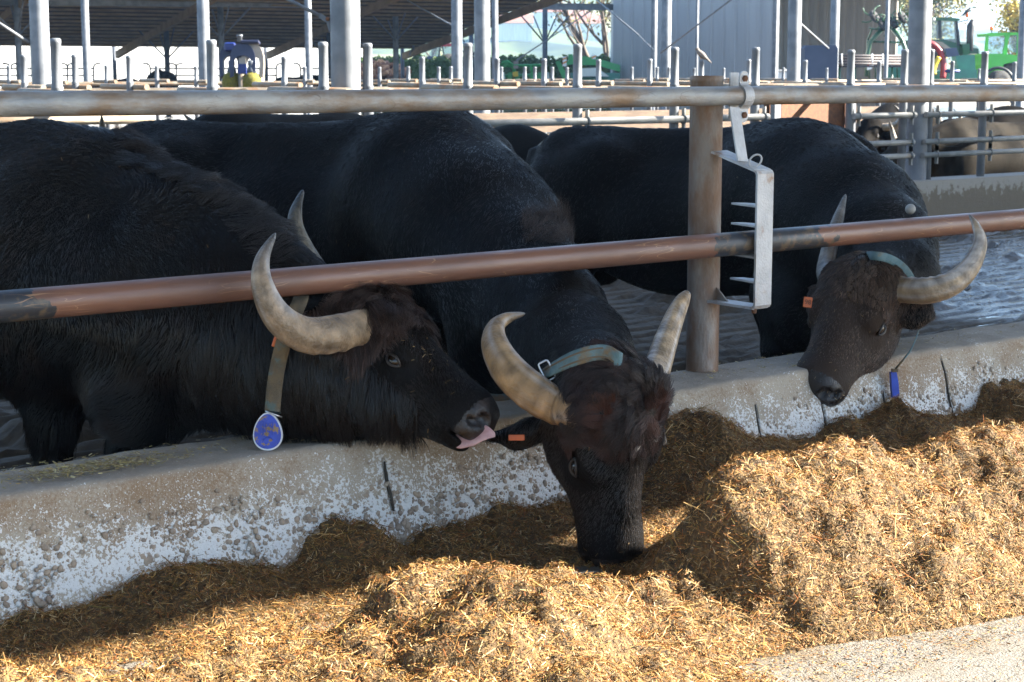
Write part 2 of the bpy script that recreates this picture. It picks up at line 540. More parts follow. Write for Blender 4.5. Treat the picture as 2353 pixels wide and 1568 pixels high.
grid_mesh('curb_body', np.stack([Xg, Yg, Zg], -1).reshape(-1, 3), len(xs), len(prof), 'curb', curb)

def pebble_mesh(seed):
    r = np.random.default_rng(seed)
    mb = MB().ball((0, 0, 0), 1.0, 7, 5)
    V = np.concatenate(mb.v); V = V * (1 + 0.30 * fbm(V * 1.5 + seed * 5, 2, seed)[:, None]) * np.array([1.0, 0.50, 0.72])
    me = bpy.data.meshes.new('pebble'); me.from_pydata(V.tolist(), [], mb.f)
    me.polygons.foreach_set('use_smooth', [True] * len(mb.f)); me.materials.append(MATS['pebble'])
    return me, V, mb.f
PEB = [pebble_mesh(i) for i in range(6)]
cand = []
for i in range(7500):
    x = RNG.uniform(1.35, 6.3); z = RNG.beta(1.3, 1.9) * 0.28
    wgt = 1.0 - 0.8 * max(0, (z - 0.14) / 0.13)
    if RNG.random() > wgt or fbm(np.array([[x * 2.2, z * 5, 0]]), 2, 31)[0] < -0.75: continue
    s = 0.0028 + 0.0088 * RNG.random() ** 2.9
    if z < 0.12: s *= 1.12
    cand.append((s, x, z))
cand.sort(reverse=True)
pb = curb
rest = MB(); rest_mi = []
for k, (s, x, z) in enumerate(cand):
    y = 3.745 + 0.085 * z / 0.29 - 0.001
    me, V, fcs = PEB[k % 6]
    a = RNG.uniform(0, 6.28); t_ = RNG.uniform(-0.4, 0.4)
    if k < 300:
        o = link('pebble', me, curb, tuple(np.array([x, y, z]) - wloc(curb)))
        o.scale = (s, s, s); o.rotation_euler = (t_, a, t_)
    else:
        M = np.array(Matrix.Rotation(a, 3, 'Y'))
        rest.add((V * s) @ M.T + np.array([x, y, z]), fcs, True); rest_mi += [int(k % 4 > 0)] * len(fcs)
ro = rest.build('small_pebbles', 'curb', curb); ro['kind'] = 'stuff'; ro.data.materials.append(MATS['pebble']); ro.data.polygons.foreach_set('material_index', rest_mi)

mat('crack_shade', (0.03, 0.026, 0.022), (0.05, 0.04, 0.03), scale=30, rough=0.9)  # dark strips laid in the curb cracks, painting the shade of the grooves
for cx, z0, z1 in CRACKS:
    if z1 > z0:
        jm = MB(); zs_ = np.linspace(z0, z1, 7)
        jm.tube([(cx + 0.0025 * math.sin(zz * 40 + cx), 3.7435 + 0.085 * zz / 0.29, zz) for zz in zs_], [0.003, 0.0045, 0.005, 0.004, 0.0045, 0.004, 0.0025], 6).build('crack_shade', 'crack_shade', curb)
# far curb under the pen fence (row A)
YA = 9.2
fc = MB()
fc.box((8, YA + 0.02, 0.19), (34, 0.30, 0.46))
o = fc.build('pen_curb', 'far_curb'); tag(o, 'grey mud-stained concrete curb under the far pen fence', 'curb')

# ---- canopy over the feed fence (above the picture): throws the shade
mat('roof_sheet', (0.40, 0.39, 0.38), (0.33, 0.32, 0.31), scale=2, rough=0.8)
ZR = 4.6
ct = math.cos(SUN_EL) / math.sin(SUN_EL) * abs(SUN_H[1])
y_near = 3.46 - (ZR - 0.07) * ct
y_far = YA - (ZR + 0.5 - 0.86) * ct
can = thing('canopy_roof', 'sheet metal canopy roof above the feed fence', 'roof', (8, 1, ZR))
mb = MB()
A = [(-18, y_near, ZR), (60, y_near, ZR), (60, y_far, ZR + 0.5), (-18, y_far, ZR + 0.5)]
mb.prism(A, (0, 0, 0.06)); mb.build('roof_panel', 'roof_sheet', can)
for i in range(14):
    mb = MB(); x = -17 + i * 6
    mb.box((x, (y_near + y_far) / 2, ZR + 0.08), (0.12, y_far - y_near - 0.3, 0.2), None)
    mb.build('rafter', 'galv_clean', can)

# ================================================================== FEED FENCE
def lowrail_material():
    m = mat('lowrail', (0.178, 0.084, 0.055), (0.125, 0.062, 0.044), scale=9, rough=0.36, bump=0.1, bscale=70, c3=(0.30, 0.20, 0.12), s3=16, t3=(0.66, 0.72), stretch=(0.35, 1, 1), rvar=0.15)
    t = m.node_tree; b = t.nodes['Principled BSDF']; L = t.links.new
    src = b.inputs['Base Color'].links[0].from_socket
    g = t.nodes.new('ShaderNodeNewGeometry'); sp = t.nodes.new('ShaderNodeSeparateXYZ'); L(g.outputs['Position'], sp.inputs[0])
    n = t.nodes.new('ShaderNodeTexNoise'); n.inputs['Scale'].default_value = 13; n.inputs['Detail'].default_value = 6; L(g.outputs['Position'], n.inputs['Vector'])
    w_ = t.nodes.new('ShaderNodeMath'); w_.operation = 'MULTIPLY_ADD'; L(n.outputs['Fac'], w_.inputs[0]); w_.inputs[1].default_value = 0.34; L(sp.outputs['X'], w_.inputs[2])
    tot = None
    for cx, hw in ((onY(40, 700, 3.86)[0] + 0.10, 0.13), ((onY(1640, 560, 3.86)[0] + onY(1888, 545, 3.86)[0]) / 2 + 0.17, (onY(1888, 545, 3.86)[0] - onY(1640, 560, 3.86)[0]) / 2)):
        a = t.nodes.new('ShaderNodeMath'); a.operation = 'SUBTRACT'; L(w_.outputs[0], a.inputs[0]); a.inputs[1].default_value = cx
        a2 = t.nodes.new('ShaderNodeMath'); a2.operation = 'ABSOLUTE'; L(a.outputs[0], a2.inputs[0])
        a3 = t.nodes.new('ShaderNodeMath'); a3.operation = 'LESS_THAN'; L(a2.outputs[0], a3.inputs[0]); a3.inputs[1].default_value = hw
        if tot is None: tot = a3.outputs[0]
        else:
            s = t.nodes.new('ShaderNodeMath'); s.operation = 'MAXIMUM'; L(tot, s.inputs[0]); L(a3.outputs[0], s.inputs[1]); tot = s.outputs[0]
    # worn black coat, itself muddy in places
    n2 = t.nodes.new('ShaderNodeTexNoise'); n2.inputs['Scale'].default_value = 30; n2.inputs['Detail'].default_value = 6; L(g.outputs['Position'], n2.inputs['Vector'])
    rr = t.nodes.new('ShaderNodeMapRange'); rr.inputs['From Min'].default_value = 0.5; rr.inputs['From Max'].default_value = 0.62; L(n2.outputs['Fac'], rr.inputs['Value'])
    bl = t.nodes.new('ShaderNodeMix'); bl.data_type = 'RGBA'; bl.inputs[6].default_value = (0.022, 0.026, 0.034, 1); bl.inputs[7].default_value = (0.11, 0.08, 0.052, 1); L(rr.outputs[0], bl.inputs[0])
    mx = t.nodes.new('ShaderNodeMix'); mx.data_type = 'RGBA'; L(tot, mx.inputs[0]); L(src, mx.inputs[6]); L(bl.outputs[2], mx.inputs[7])
    L(mx.outputs[2], b.inputs['Base Color'])
def scratches(mname, colr, sc=5.0, wdt=0.012, amount=(0.5, 0.6), stretch=(0.5, 1, 2.2)):
    t = MATS[mname].node_tree; b = t.nodes['Principled BSDF']; L = t.links.new
    src = b.inputs['Base Color'].links[0].from_socket
    g = t.nodes.new('ShaderNodeNewGeometry'); mp = t.nodes.new('ShaderNodeMapping'); mp.inputs['Scale'].default_value = stretch; mp.inputs['Rotation'].default_value = (0.3, 0.5, 0.2)
    L(g.outputs['Position'], mp.inputs[0])
    n0 = t.nodes.new('ShaderNodeTexNoise'); n0.inputs['Scale'].default_value = 7; L(mp.outputs[0], n0.inputs['Vector'])
    ad = t.nodes.new('ShaderNodeMix'); ad.data_type = 'RGBA'; ad.blend_type = 'ADD'; ad.inputs[0].default_value = 0.25; L(mp.outputs[0], ad.inputs[6]); L(n0.outputs['Color'], ad.inputs[7])
    v = t.nodes.new('ShaderNodeTexVoronoi'); v.feature = 'DISTANCE_TO_EDGE'; v.inputs['Scale'].default_value = sc; L(ad.outputs[2], v.inputs['Vector'])
    lt = t.nodes.new('ShaderNodeMapRange'); lt.inputs['From Min'].default_value = wdt; lt.inputs['From Max'].default_value = 0.0; L(v.outputs['Distance'], lt.inputs['Value'])
    n1 = t.nodes.new('ShaderNodeTexNoise'); n1.inputs['Scale'].default_value = 6; n1.inputs['Detail'].default_value = 4; L(g.outputs['Position'], n1.inputs['Vector'])
    mk = t.nodes.new('ShaderNodeMapRange'); mk.inputs['From Min'].default_value = amount[0]; mk.inputs['From Max'].default_value = amount[1]; L(n1.outputs['Fac'], mk.inputs['Value'])
    ml = t.nodes.new('ShaderNodeMath'); ml.operation = 'MULTIPLY'; L(lt.outputs[0], ml.inputs[0]); L(mk.outputs[0], ml.inputs[1])
    mx = t.nodes.new('ShaderNodeMix'); mx.data_type = 'RGBA'; L(ml.outputs[0], mx.inputs[0]); L(src, mx.inputs[6]); mx.inputs[7].default_value = (*colr, 1)
    L(mx.outputs[2], b.inputs['Base Color'])
lowrail_material()
scratches('lowrail', (0.36, 0.21, 0.12), 12, 0.013, (0.47, 0.56), (0.3, 1, 2.6))
mat('toprail', (0.22, 0.23, 0.24), (0.36, 0.355, 0.34), scale=14, rough=0.45, metal=0.3, bump=0.2, bscale=110, c3=(0.225, 0.155, 0.10), s3=10.0, t3=(0.42, 0.70), stretch=(0.5, 1, 1.2), rvar=0.2)
scratches('toprail', (0.15, 0.12, 0.095), 15, 0.02, (0.48, 0.66), (0.4, 1, 2.0))
mat('post', (0.215, 0.185, 0.16), (0.30, 0.27, 0.24), scale=12, rough=0.6, metal=0.2, bump=0.3, bscale=110, c3=(0.175, 0.10, 0.06), s3=9, t3=(0.32, 0.60), stretch=(1, 1, 0.45))
mat('bracket', (0.50, 0.50, 0.505), (0.40, 0.40, 0.41), scale=16, rough=0.55, metal=0.25, bump=0.3, bscale=130, c3=(0.27, 0.15, 0.075), s3=7, t3=(0.56, 0.70))

fence = thing('feed_fence', 'near feed fence of thick pipe rails clamped to a round steel post', 'fence', (4.1, 3.95, 0.3))
YT, ZT = 3.958, CAMH - 0.068
mb = MB().tube([(x, YT + 0.0015 * math.sin(x), ZT + 0.002 * math.sin(x * 1.7)) for x in np.linspace(-3, 14, 40)], 0.0302, 20)
mb.build('top_rail', 'toprail', fence)
YL = 3.86
ZL = onY(1620, 566, YL)[2]
mb = MB().tube([(x, YL, ZL) for x in np.linspace(-3, 14, 30)], 0.0375, 24)
mb.build('low_rail', 'lowrail', fence)
pc = onY(1619, 500, 4.046)
PX, PY = pc[0], 4.046
mb = MB().lathe((PX, PY, 0.30), [(0.060, 0), (0.058, 0.012), (0.0535, 0.02), (0.0535, 0.955), (0.0545, 0.957), (0.0545, 0.975), (0.052, 0.977)], 28)
mb.build('post', 'post', fence)
# pipe clamp round the top rail with two bolts
cxk = onY(1705, 222, YT)[0]
cl = MB()
arc = [(cxk, YT - 0.0345 * math.cos(a), ZT + 0.0345 * math.sin(a)) for a in np.linspace(-1.25, 1.25, 13)]
pts = [(cxk, YT - 0.006, ZT - 0.066), (cxk, YT - 0.006, ZT - 0.040)] + arc + [(cxk, YT - 0.006, ZT + 0.040), (cxk, YT - 0.006, ZT + 0.062)]
for a, b in zip(pts[:-1], pts[1:]):
    a = np.array(a); b = np.array(b); dd = unit(b - a); nn = np.cross((1, 0, 0), dd)
    cl.box((a + b) / 2, (0.040, 0.006, np.linalg.norm(b - a) + 0.003), [(1, 0, 0), nn, dd])
for zz in (ZT - 0.064, ZT + 0.060):
    cl.cyl((cxk, YT - 0.0025, zz), (cxk, YT - 0.0095, zz), 0.020, 16)
co = cl.build('clamp', 'bracket', fence)
for zz in (ZT - 0.060, ZT + 0.056):
    MB().lathe((cxk, YT - 0.0095, zz), [(0.011, 0), (0.011, 0.006), (0.008, 0.009)], 6, (0, -1, 0), False).build('bolt', 'rust', co)
cb = MB()
cb.box((cxk, YT + 0.036, ZT), (0.040, 0.006, 0.15)).build('back_plate', 'bracket', co)
# bracket: sloping top plate, drop plate, bottom plate, rests, gusset, arm and ring
br = MB()
WX = 0.074
x0 = PX + 0.015
yp = 3.800
tpz = onY(1740, 398, yp)[2]
topA = np.array([x0, 3.995, tpz + 0.055]); topB = np.array([onY(1760, 398, yp)[0] - 0.0, yp + 0.012, tpz])
bxc = onY(1760, 398, yp)[0]
bzc = onY(1755, 710, yp)[2]
mb = MB()
mb.prism([(PX - 0.025, 3.998, tpz + 0.055), (PX + 0.05, 3.998, tpz + 0.055), (bxc + WX / 2, yp + 0.014, tpz + 0.002), (bxc - WX / 2, yp + 0.014, tpz + 0.002)], (0, 0, 0.008))
mb.build('top_plate', 'bracket', fence)
mb = MB()
prof2 = [(yp + 0.016, tpz + 0.009), (yp + 0.006, tpz + 0.006), (yp, tpz - 0.004), (yp, bzc + 0.012), (yp + 0.006, bzc + 0.003), (yp + 0.016, bzc), (yp + 0.016, bzc + 0.007), (yp + 0.010, bzc + 0.012), (yp + 0.008, bzc + 0.018), (yp + 0.008, tpz - 0.006), (yp + 0.011, tpz), (yp + 0.016, tpz + 0.002)]
mb.prism([(bxc - WX / 2, y, z) for y, z in prof2], (WX, 0, 0))
drop = mb.build('drop_plate', 'bracket', fence)
for zz in (ZL + 0.115, ZL + 0.052, ZL - 0.047, ZL - 0.125):
    MB().prism([(bxc - WX / 2 + 0.002, yp + 0.008, zz), (bxc - WX / 2 + 0.004, yp + 0.115, zz + 0.004), (bxc + 0.0, yp + 0.09, zz + 0.004), (bxc + WX / 2 - 0.002, yp + 0.008, zz)], (0, 0, 0.006)).build('rail_rest', 'bracket', drop)
mb = MB()
mb.prism([(PX - 0.03, 3.999, bzc + 0.004), (PX + 0.04, 3.999, bzc + 0.004), (bxc + WX / 2, yp + 0.014, bzc - 0.001), (bxc - WX / 2, yp + 0.014, bzc - 0.001)], (0, 0, 0.008))
bp_ = mb.build('bottom_plate', 'bracket', fence)
MB().prism([(PX + 0.004, 3.992, bzc + 0.01), (PX + 0.004, 3.94, bzc + 0.01), (PX + 0.004, 3.995, bzc + 0.055)], (0.006, 0, 0)).build('gusset', 'post', bp_)
MB().cyl((bxc - 0.02, yp + 0.02, bzc - 0.014), (bxc - 0.02, yp + 0.02, bzc + 0.002), 0.008, 8).build('bolt', 'rust', bp_)
# arm from clamp to top plate
a1 = np.array([onY(1687, 250, YT - 0.014)[0], YT - 0.014, ZT - 0.035]); a2 = np.array([onY(1706, 376, 3.89)[0], 3.89, tpz + 0.032])
dd = unit(a2 - a1); nn = unit(np.cross(dd, (1, 0, 0)))
MB().box((a1 + a2) / 2, (0.044, 0.006, np.linalg.norm(a2 - a1)), [np.cross(nn, dd), nn, dd]).build('arm', 'bracket', fence)
rc = np.array([bxc - 0.012, yp + 0.035, tpz + 0.036])
MB().tube([rc + RT * 0.0185 * math.cos(a) + UP * 0.0195 * math.sin(a) + RT * 0.006 * math.sin(a) for a in np.linspace(0, 2 * math.pi, 25)[:-1]], 0.0032, 8, closed=True).build('ring', 'bracket', fence)
kb = onY(2092, 481, YL + 0.03)
MB().ball(kb, 0.0185, 16, 10).build('ball_knob', 'galv', fence)

# ================================================================== FEED
def feed_material():
    m = attr_mat('feed_straw', rough=0.6, spec=0.22)
    mat('feed_bed', (0.11, 0.062, 0.021), (0.06, 0.035, 0.012), scale=40, rough=0.9, bump=0.9, bscale=150, c3=(0.18, 0.11, 0.04), s3=70, t3=(0.5, 0.62))
feed_material()
cp = np.array([(0, 1448), (100, 1420), (240, 1392), (330, 1350), (420, 1322), (520, 1318), (640, 1332), (690, 1305), (740, 1248), (800, 1226), (860, 1238), (930, 1272), (1000, 1235), (1100, 1203), (1200, 1170), (1260, 1165), (1400, 1130), (1480, 1092), (1540, 1048), (1580, 998), (1630, 958), (1690, 983), (1740, 1003), (1890, 1015), (1960, 985), (2080, 943), (2160, 963), (2200, 980), (2270, 958), (2300, 918), (2353, 893), (2500, 870), (2700, 860)], float)
q = np.array([onY(x, y, 3.69) for x, y in cp])
hcX, hcZ = q[:, 0], np.clip(q[:, 2], 0.02, 0.32)
rp = np.array([(0, 1580), (300, 1560), (560, 1500), (680, 1455), (800, 1420), (900, 1350), (1000, 1318), (1060, 1285), (1150, 1312), (1250, 1325), (1400, 1335), (1500, 1315), (1560, 1270), (1590, 1190), (1620, 1125), (1700, 1060), (1800, 1033), (1900, 1012), (1990, 1040), (2050, 1050), (2130, 1025), (2220, 995), (2353, 985), (2600, 960), (2900, 940)], float)
q = np.array([onY(x, y, 2.98) for x, y in rp])
hrX, hrZ = q[:, 0], np.clip(q[:, 2] - 0.012, 0.004, 0.34)

MZ = (3.03, 3.24)      # hollow eaten out below the middle muzzle
def feed_height(X, Y):
    p = np.stack([X, Y, X * 0], -1)
    wob = 0.05 * fbm(p * 3.0, 3, 21)
    a = np.interp(X + wob, hcX, hcZ)
    yc = 3.70
    wa = 0.16 + 0.5 * a
    A = a * np.exp(-(np.clip(yc - Y, 0, None) / wa) ** 2)
    r = np.interp(X + wob, hrX, hrZ)
    y0 = 2.98 + 0.04 * fbm(p * np.array([2.0, 0.1, 1]), 2, 4)
    front = np.clip((y0 - Y) / np.interp(X + wob, [1.6, 2.2, 2.5, 2.75, 2.95, 3.5, 5.0], [0.80, 0.80, 0.60, 0.42, 0.42, 0.58, 0.72]), 0, 1)
    back = np.clip((Y - y0) / (0.14 + 0.75 * r), 0, 1.3)
    Bf = r * (1 - front ** 1.35)
    Bb = r * np.exp(-(back * 1.5) ** 2)
    B = np.where(Y < y0, Bf, Bb)
    # hay strewn thinly in front on the left
    thin = 0.020 * np.clip(fbm(p * 2.6, 3, 77) + 0.55, 0, 1) * (Y > 2.15) * np.clip((2.75 - X) / 0.2, 0, 1)
    H = np.maximum(np.maximum(A, B), thin) + 0.35 * np.minimum(A, B)
    H = H - (H - 0.012) * 0.92 * np.exp(-(((X - MZ[0]) / 0.15) ** 2 + ((Y - MZ[1]) / 0.17) ** 2)) * (H > 0.012)
    cl = fbm(p * 7.0, 4, 41, 0.55)
    H = H + np.clip(H, 0, 0.12) * 0.26 * cl
    lump = np.clip(fbm(p * 13, 2, 55), -0.2, 1)
    H = H + 0.016 * lump * np.clip(H / 0.08, 0, 1) + 0.008 * fbm(p * 31.0, 2, 23) * np.clip(H / 0.05, 0, 1)
    return H
gx = np.arange(0.9, 8.5, 0.0115); gy = np.arange(1.75, 3.80, 0.0115)
X, Y = np.meshgrid(gx, gy, indexing='ij')
H = feed_height(X, Y)
H2 = H + 0.007 * fbm(np.stack([X, Y, H], -1) * 70, 2, 13) * (H > 0.006)
keepc = (H[:-1, :-1] > 0.001) | (H[1:, 1:] > 0.001)
V = np.stack([X, Y, H2 - 0.006], -1).reshape(-1, 3)
feed = thing('feed_heap', 'long heap of chopped golden hay feed along the curb', 'feed', (3.2, 3.0, 0)); feed['kind'] = 'stuff'
grid_mesh('feed_bed', V, len(gx), len(gy), 'feed_bed', feed, keepc)['kind'] = 'stuff'

def in_frame(p, mx=60, my=60):
    q = p - CAMP
    d = q @ FV
    x = CX + F * (q @ RT) / d; y = CY - F * (q @ UV) / d
    return (x > -mx) & (x < 2353 + mx) & (y > -my) & (y < 1568 + my), d

def straw(n, x0, x1, y0, y1, lmin, lmax, wmin, wmax, lift, sparse=False, long_=False):
    x = RNG.uniform(x0, x1, n); y = RNG.uniform(y0, y1, n)
    h = feed_height(x, y)
    if sparse: ok = RNG.random(n) < np.clip(0.55 - 0.0 * h, 0, 1)
    else: ok = h > 0.004
    x, y, h = x[ok], y[ok], np.maximum(h[ok], 0.001)
    p = np.stack([x, y, h], -1)
    ok, d = in_frame(p)
    p = p[ok]; d = d[ok]; n = len(p)
    e = 0.012
    gxn = (feed_height(p[:, 0] + e, p[:, 1]) - feed_height(p[:, 0] - e, p[:, 1])) / (2 * e)
    gyn = (feed_height(p[:, 0], p[:, 1] + e) - feed_height(p[:, 0], p[:, 1] - e)) / (2 * e)
    if sparse: gxn = gxn * 0; gyn = gyn * 0
    N = np.stack([-gxn, -gyn, np.ones(n)], -1); N /= np.linalg.norm(N, axis=1)[:, None]
    a = RNG.uniform(0, 2 * np.pi, n)
    T = np.stack([np.cos(a), np.sin(a), np.zeros(n)], -1)
    T = T - N * (T * N).sum(1)[:, None]; T /= np.linalg.norm(T, axis=1)[:, None]
    tilt = RNG.normal(0, 0.12 if sparse else 0.38, n)
    if not sparse: tilt = np.abs(tilt) * RNG.choice([1, 1, -0.5], n)
    D = T * np.cos(tilt)[:, None] + N * np.sin(tilt)[:, None]
    S = np.cross(N, D); S /= np.linalg.norm(S, axis=1)[:, None]
    roll = RNG.normal(0, 0.6, n)
    S = S * np.cos(roll)[:, None] + np.cross(D, S) * np.sin(roll)[:, None]
    L = lmin + (lmax - lmin) * RNG.random(n) ** 2.2
    W = RNG.uniform(wmin, wmax, n)
    bend = RNG.normal(0, 0.16, n) * L
    B = np.cross(D, S)
    c = p + N * (lift + RNG.uniform(0, 0.006, n))[:, None]
    if sparse: c[:, 2] = 0.003 + RNG.random(n) * 0.003
    v = np.empty((n, 6, 3))
    for k, (t, w_) in enumerate(((-0.5, 0.8), (0.0, 1.0), (0.5, 0.6))):
        mid = c + D * (L * t)[:, None] + B * (bend * (1 - 4 * t * t) * 0.5)[:, None]
        v[:, 2 * k] = mid - S * (W * w_ / 2)[:, None]
        v[:, 2 * k + 1] = mid + S * (W * w_ / 2)[:, None]
    q = np.array([[0, 1, 3, 2], [2, 3, 5, 4]])
    Q = (np.arange(n)[:, None, None] * 6 + q[None]).reshape(-1, 4)
    pal = np.array([(0.43, 0.235, 0.075), (0.34, 0.16, 0.046), (0.55, 0.35, 0.15), (0.24, 0.125, 0.036), (0.68, 0.51, 0.30), (0.37, 0.135, 0.045), (0.20, 0.15, 0.04), (0.105, 0.062, 0.022)])
    pr = np.array([0.20, 0.2, 0.13, 0.15, 0.06, 0.1, 0.07, 0.11])
    ci = RNG.choice(len(pal), n, p=pr / pr.sum())
    patch = 1.0 + 0.30 * fbm(p * 5.0, 3, 71)[:, None]
    col = np.clip(pal[ci] * RNG.uniform(0.46, 0.90, (n, 1)) * np.array([1.06, 1.02, 0.90]) * patch, 0.01, 0.9)
    return v.reshape(-1, 3), Q, np.repeat(col, 6, 0)

def straw_obj(name, parts, parent):
    off = 0; VV = []; QQ = []; CC = []
    for v, q, c in parts:
        VV.append(v); QQ.append(q + off); CC.append(c); off += len(v)
    raw_mesh(name, np.concatenate(VV), np.concatenate(QQ), 'feed_straw', parent, False, np.concatenate(CC), 'stuff')
straw_obj('chopped_straw', [straw(430000, 1.0, 7.0, 1.8, 3.78, 0.005, 0.021, 0.0008, 0.0023, 0.0015),
                            straw(72000, 1.0, 7.0, 1.8, 3.78, 0.014, 0.042, 0.0009, 0.0022, 0.004),
                            straw(2600, 1.0, 7.0, 1.8, 3.78, 0.04, 0.09, 0.0014, 0.0032, 0.006)], feed)
so_ = thing('scattered_straw', 'loose bits of straw strewn over the bare feed floor', 'straw', (3, 2.3, 0)); so_['kind'] = 'stuff'
straw_obj('straw_bits', [straw(32000, 1.0, 7.5, 1.6, 3.72, 0.003, 0.012, 0.0008, 0.002, 0.001, True),
                         straw(700, 1.0, 7.5, 1.6, 3.72, 0.02, 0.07, 0.0015, 0.0035, 0.002, True),
                         straw(20000, 2.3, 4.8, 2.3, 2.72, 0.004, 0.018, 0.001, 0.0024, 0.002, True), straw(4000, 2.3, 4.8, 2.1, 2.6, 0.004, 0.022, 0.001, 0.0024, 0.002, True)], so_)

# crumbs of hay lying on the curb top
def crumbs():
    n = 2600
    x = np.concatenate([RNG.normal(onZ(170, 1085, 0.317)[0] + 0.05, 0.13, n // 2), RNG.uniform(1.3, 6.2, n // 2)])
    y = np.concatenate([RNG.normal(3.95, 0.04, n // 2), RNG.uniform(3.87, 4.09, n // 2)])
    ok = (y > 3.865) & (y < 4.095); x = x[ok]; y = y[ok]; n = len(x)
    a = RNG.uniform(0, 6.28, n); L = RNG.uniform(0.004, 0.022, n); W = RNG.uniform(0.0015, 0.0035, n)
    T = np.stack([np.cos(a), np.sin(a), RNG.normal(0, 0.15, n)], -1); S = np.stack([-np.sin(a), np.cos(a), RNG.normal(0, 0.3, n)], -1)
    c = np.stack([x, y, 0.3225 + RNG.random(n) * 0.004], -1)
    v = np.stack([c - T * L[:, None] / 2 - S * W[:, None] / 2, c + T * L[:, None] / 2 - S * W[:, None] / 2, c + T * L[:, None] / 2 + S * W[:, None] / 2, c - T * L[:, None] / 2 + S * W[:, None] / 2], 1)
    Q = np.arange(n * 4).reshape(-1, 4)
    pal = np.array([(0.36, 0.25, 0.10), (0.28, 0.22, 0.08), (0.22, 0.15, 0.07), (0.5, 0.4, 0.2)])
    col = pal[RNG.integers(0, 4, n)]
    t = thing('hay_crumbs', 'hay crumbs lying along the top of the near curb', 'hay', (3, 3.95, 0.317)); t['kind'] = 'stuff'
    raw_mesh('crumbs', v.reshape(-1, 3), Q, 'feed_straw', t, False, np.repeat(col, 4, 0), 'stuff')
crumbs()

# ================================================================== BUFFALO
def hide_material(name, c1, c2):
    m = mat(name, c1, c2, scale=5.0, rough=0.6, bump=0.5, bscale=220, spec=0.08, stretch=(1, 1, 0.35), sheen=0.0)
    return m
hide_material('hide', (0.0035, 0.0033, 0.0036), (0.007, 0.0056, 0.005))
hide_material('hide_brown', (0.05, 0.033, 0.024), (0.034, 0.023, 0.017))
hide_material('hide_far', (0.006, 0.0055, 0.005), (0.012, 0.010, 0.0085))
MATS['hide_far'].node_tree.nodes['Principled BSDF'].inputs['Specular IOR Level'].default_value = 0.02
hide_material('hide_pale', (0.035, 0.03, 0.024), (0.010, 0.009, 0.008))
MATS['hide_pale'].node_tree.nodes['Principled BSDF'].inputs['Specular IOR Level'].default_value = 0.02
mat('muzzle', (0.014, 0.012, 0.012), (0.028, 0.022, 0.020), scale=30, rough=0.27, bump=0.35, bscale=260, spec=0.5)
mat('eyeball', (0.010, 0.005, 0.003), (0.006, 0.004, 0.003), scale=60, rough=0.12, coat=0.4, spec=0.35)
mat('eyelid_pale', (0.035, 0.031, 0.031), (0.024, 0.021, 0.02), scale=50, rough=0.35)
mat('eyelid', (0.035, 0.026, 0.022), (0.02, 0.015, 0.013), scale=50, rough=0.5)
mat('tongue', (0.46, 0.25, 0.25), (0.56, 0.34, 0.33), scale=35, rough=0.28, bump=0.35, bscale=300, spec=0.6)
mat('strap_teal', (0.10, 0.18, 0.20), (0.15, 0.23, 0.24), scale=40, rough=0.85, bump=0.6, bscale=400, c3=(0.21, 0.15, 0.085), s3=14, t3=(0.5, 0.66))
mat('strap_brown', (0.17, 0.12, 0.065), (0.11, 0.085, 0.055), scale=25, rough=0.85, bump=0.6, bscale=400, c3=(0.10, 0.14, 0.13), s3=20, t3=(0.55, 0.68))
mat('strap_stripe', (0.14, 0.10, 0.06), rough=0.9)
mat('steel', (0.55, 0.56, 0.58), rough=0.3, metal=0.9)
mat('tag_blue', (0.025, 0.06, 0.42), (0.02, 0.045, 0.33), scale=30, rough=0.45, c3=(0.24, 0.15, 0.07), s3=55, t3=(0.53, 0.6))
mat('tag_blue_clean', (0.02, 0.07, 0.5), (0.02, 0.05, 0.4), scale=30, rough=0.4)
mat('tag_rim', (0.66, 0.66, 0.68), rough=0.5)
mat('tag_orange', (0.62, 0.13, 0.02), (0.5, 0.10, 0.02), scale=40, rough=0.5)
mat('ink', (0.02, 0.015, 0.012), rough=0.7)
for nm, r in (('hair_black', 0.30), ('hair_brown', 0.40), ('hair_dark_brown', 0.38)):
    m = attr_mat(nm, rough=r, spec=0.33 if nm != 'hair_dark_brown' else 0.35)

attr_mat('hair_sleek', rough=0.34, spec=0.6)
attr_mat('hair_sheen', rough=0.25, spec=0.42)
# ---- signed distance primitives
def sd_ell(p, c, Rm, r):
    q = (p - c) @ Rm.T
    k0 = np.linalg.norm(q / r, axis=-1); k1 = np.linalg.norm(q / (r * r), axis=-1)
    return k0 * (k0 - 1.0) / np.maximum(k1, 1e-6)
def sd_cone(p, a, b, r1, r2, flat):
    q = p - a; ab = b - a
    if flat is not None:
        ax, s = flat
        q = q + ax * ((q @ ax) * (1 / s - 1))[..., None]
        ab = ab + ax * ((ab @ ax) * (1 / s - 1))
    t = np.clip((q @ ab) / max(ab @ ab, 1e-9), 0, 1)
    d = np.linalg.norm(q - t[..., None] * ab, axis=-1) - (r1 + (r2 - r1) * t)
    return d * (min(flat[1], 1.0) if flat is not None else 1.0)

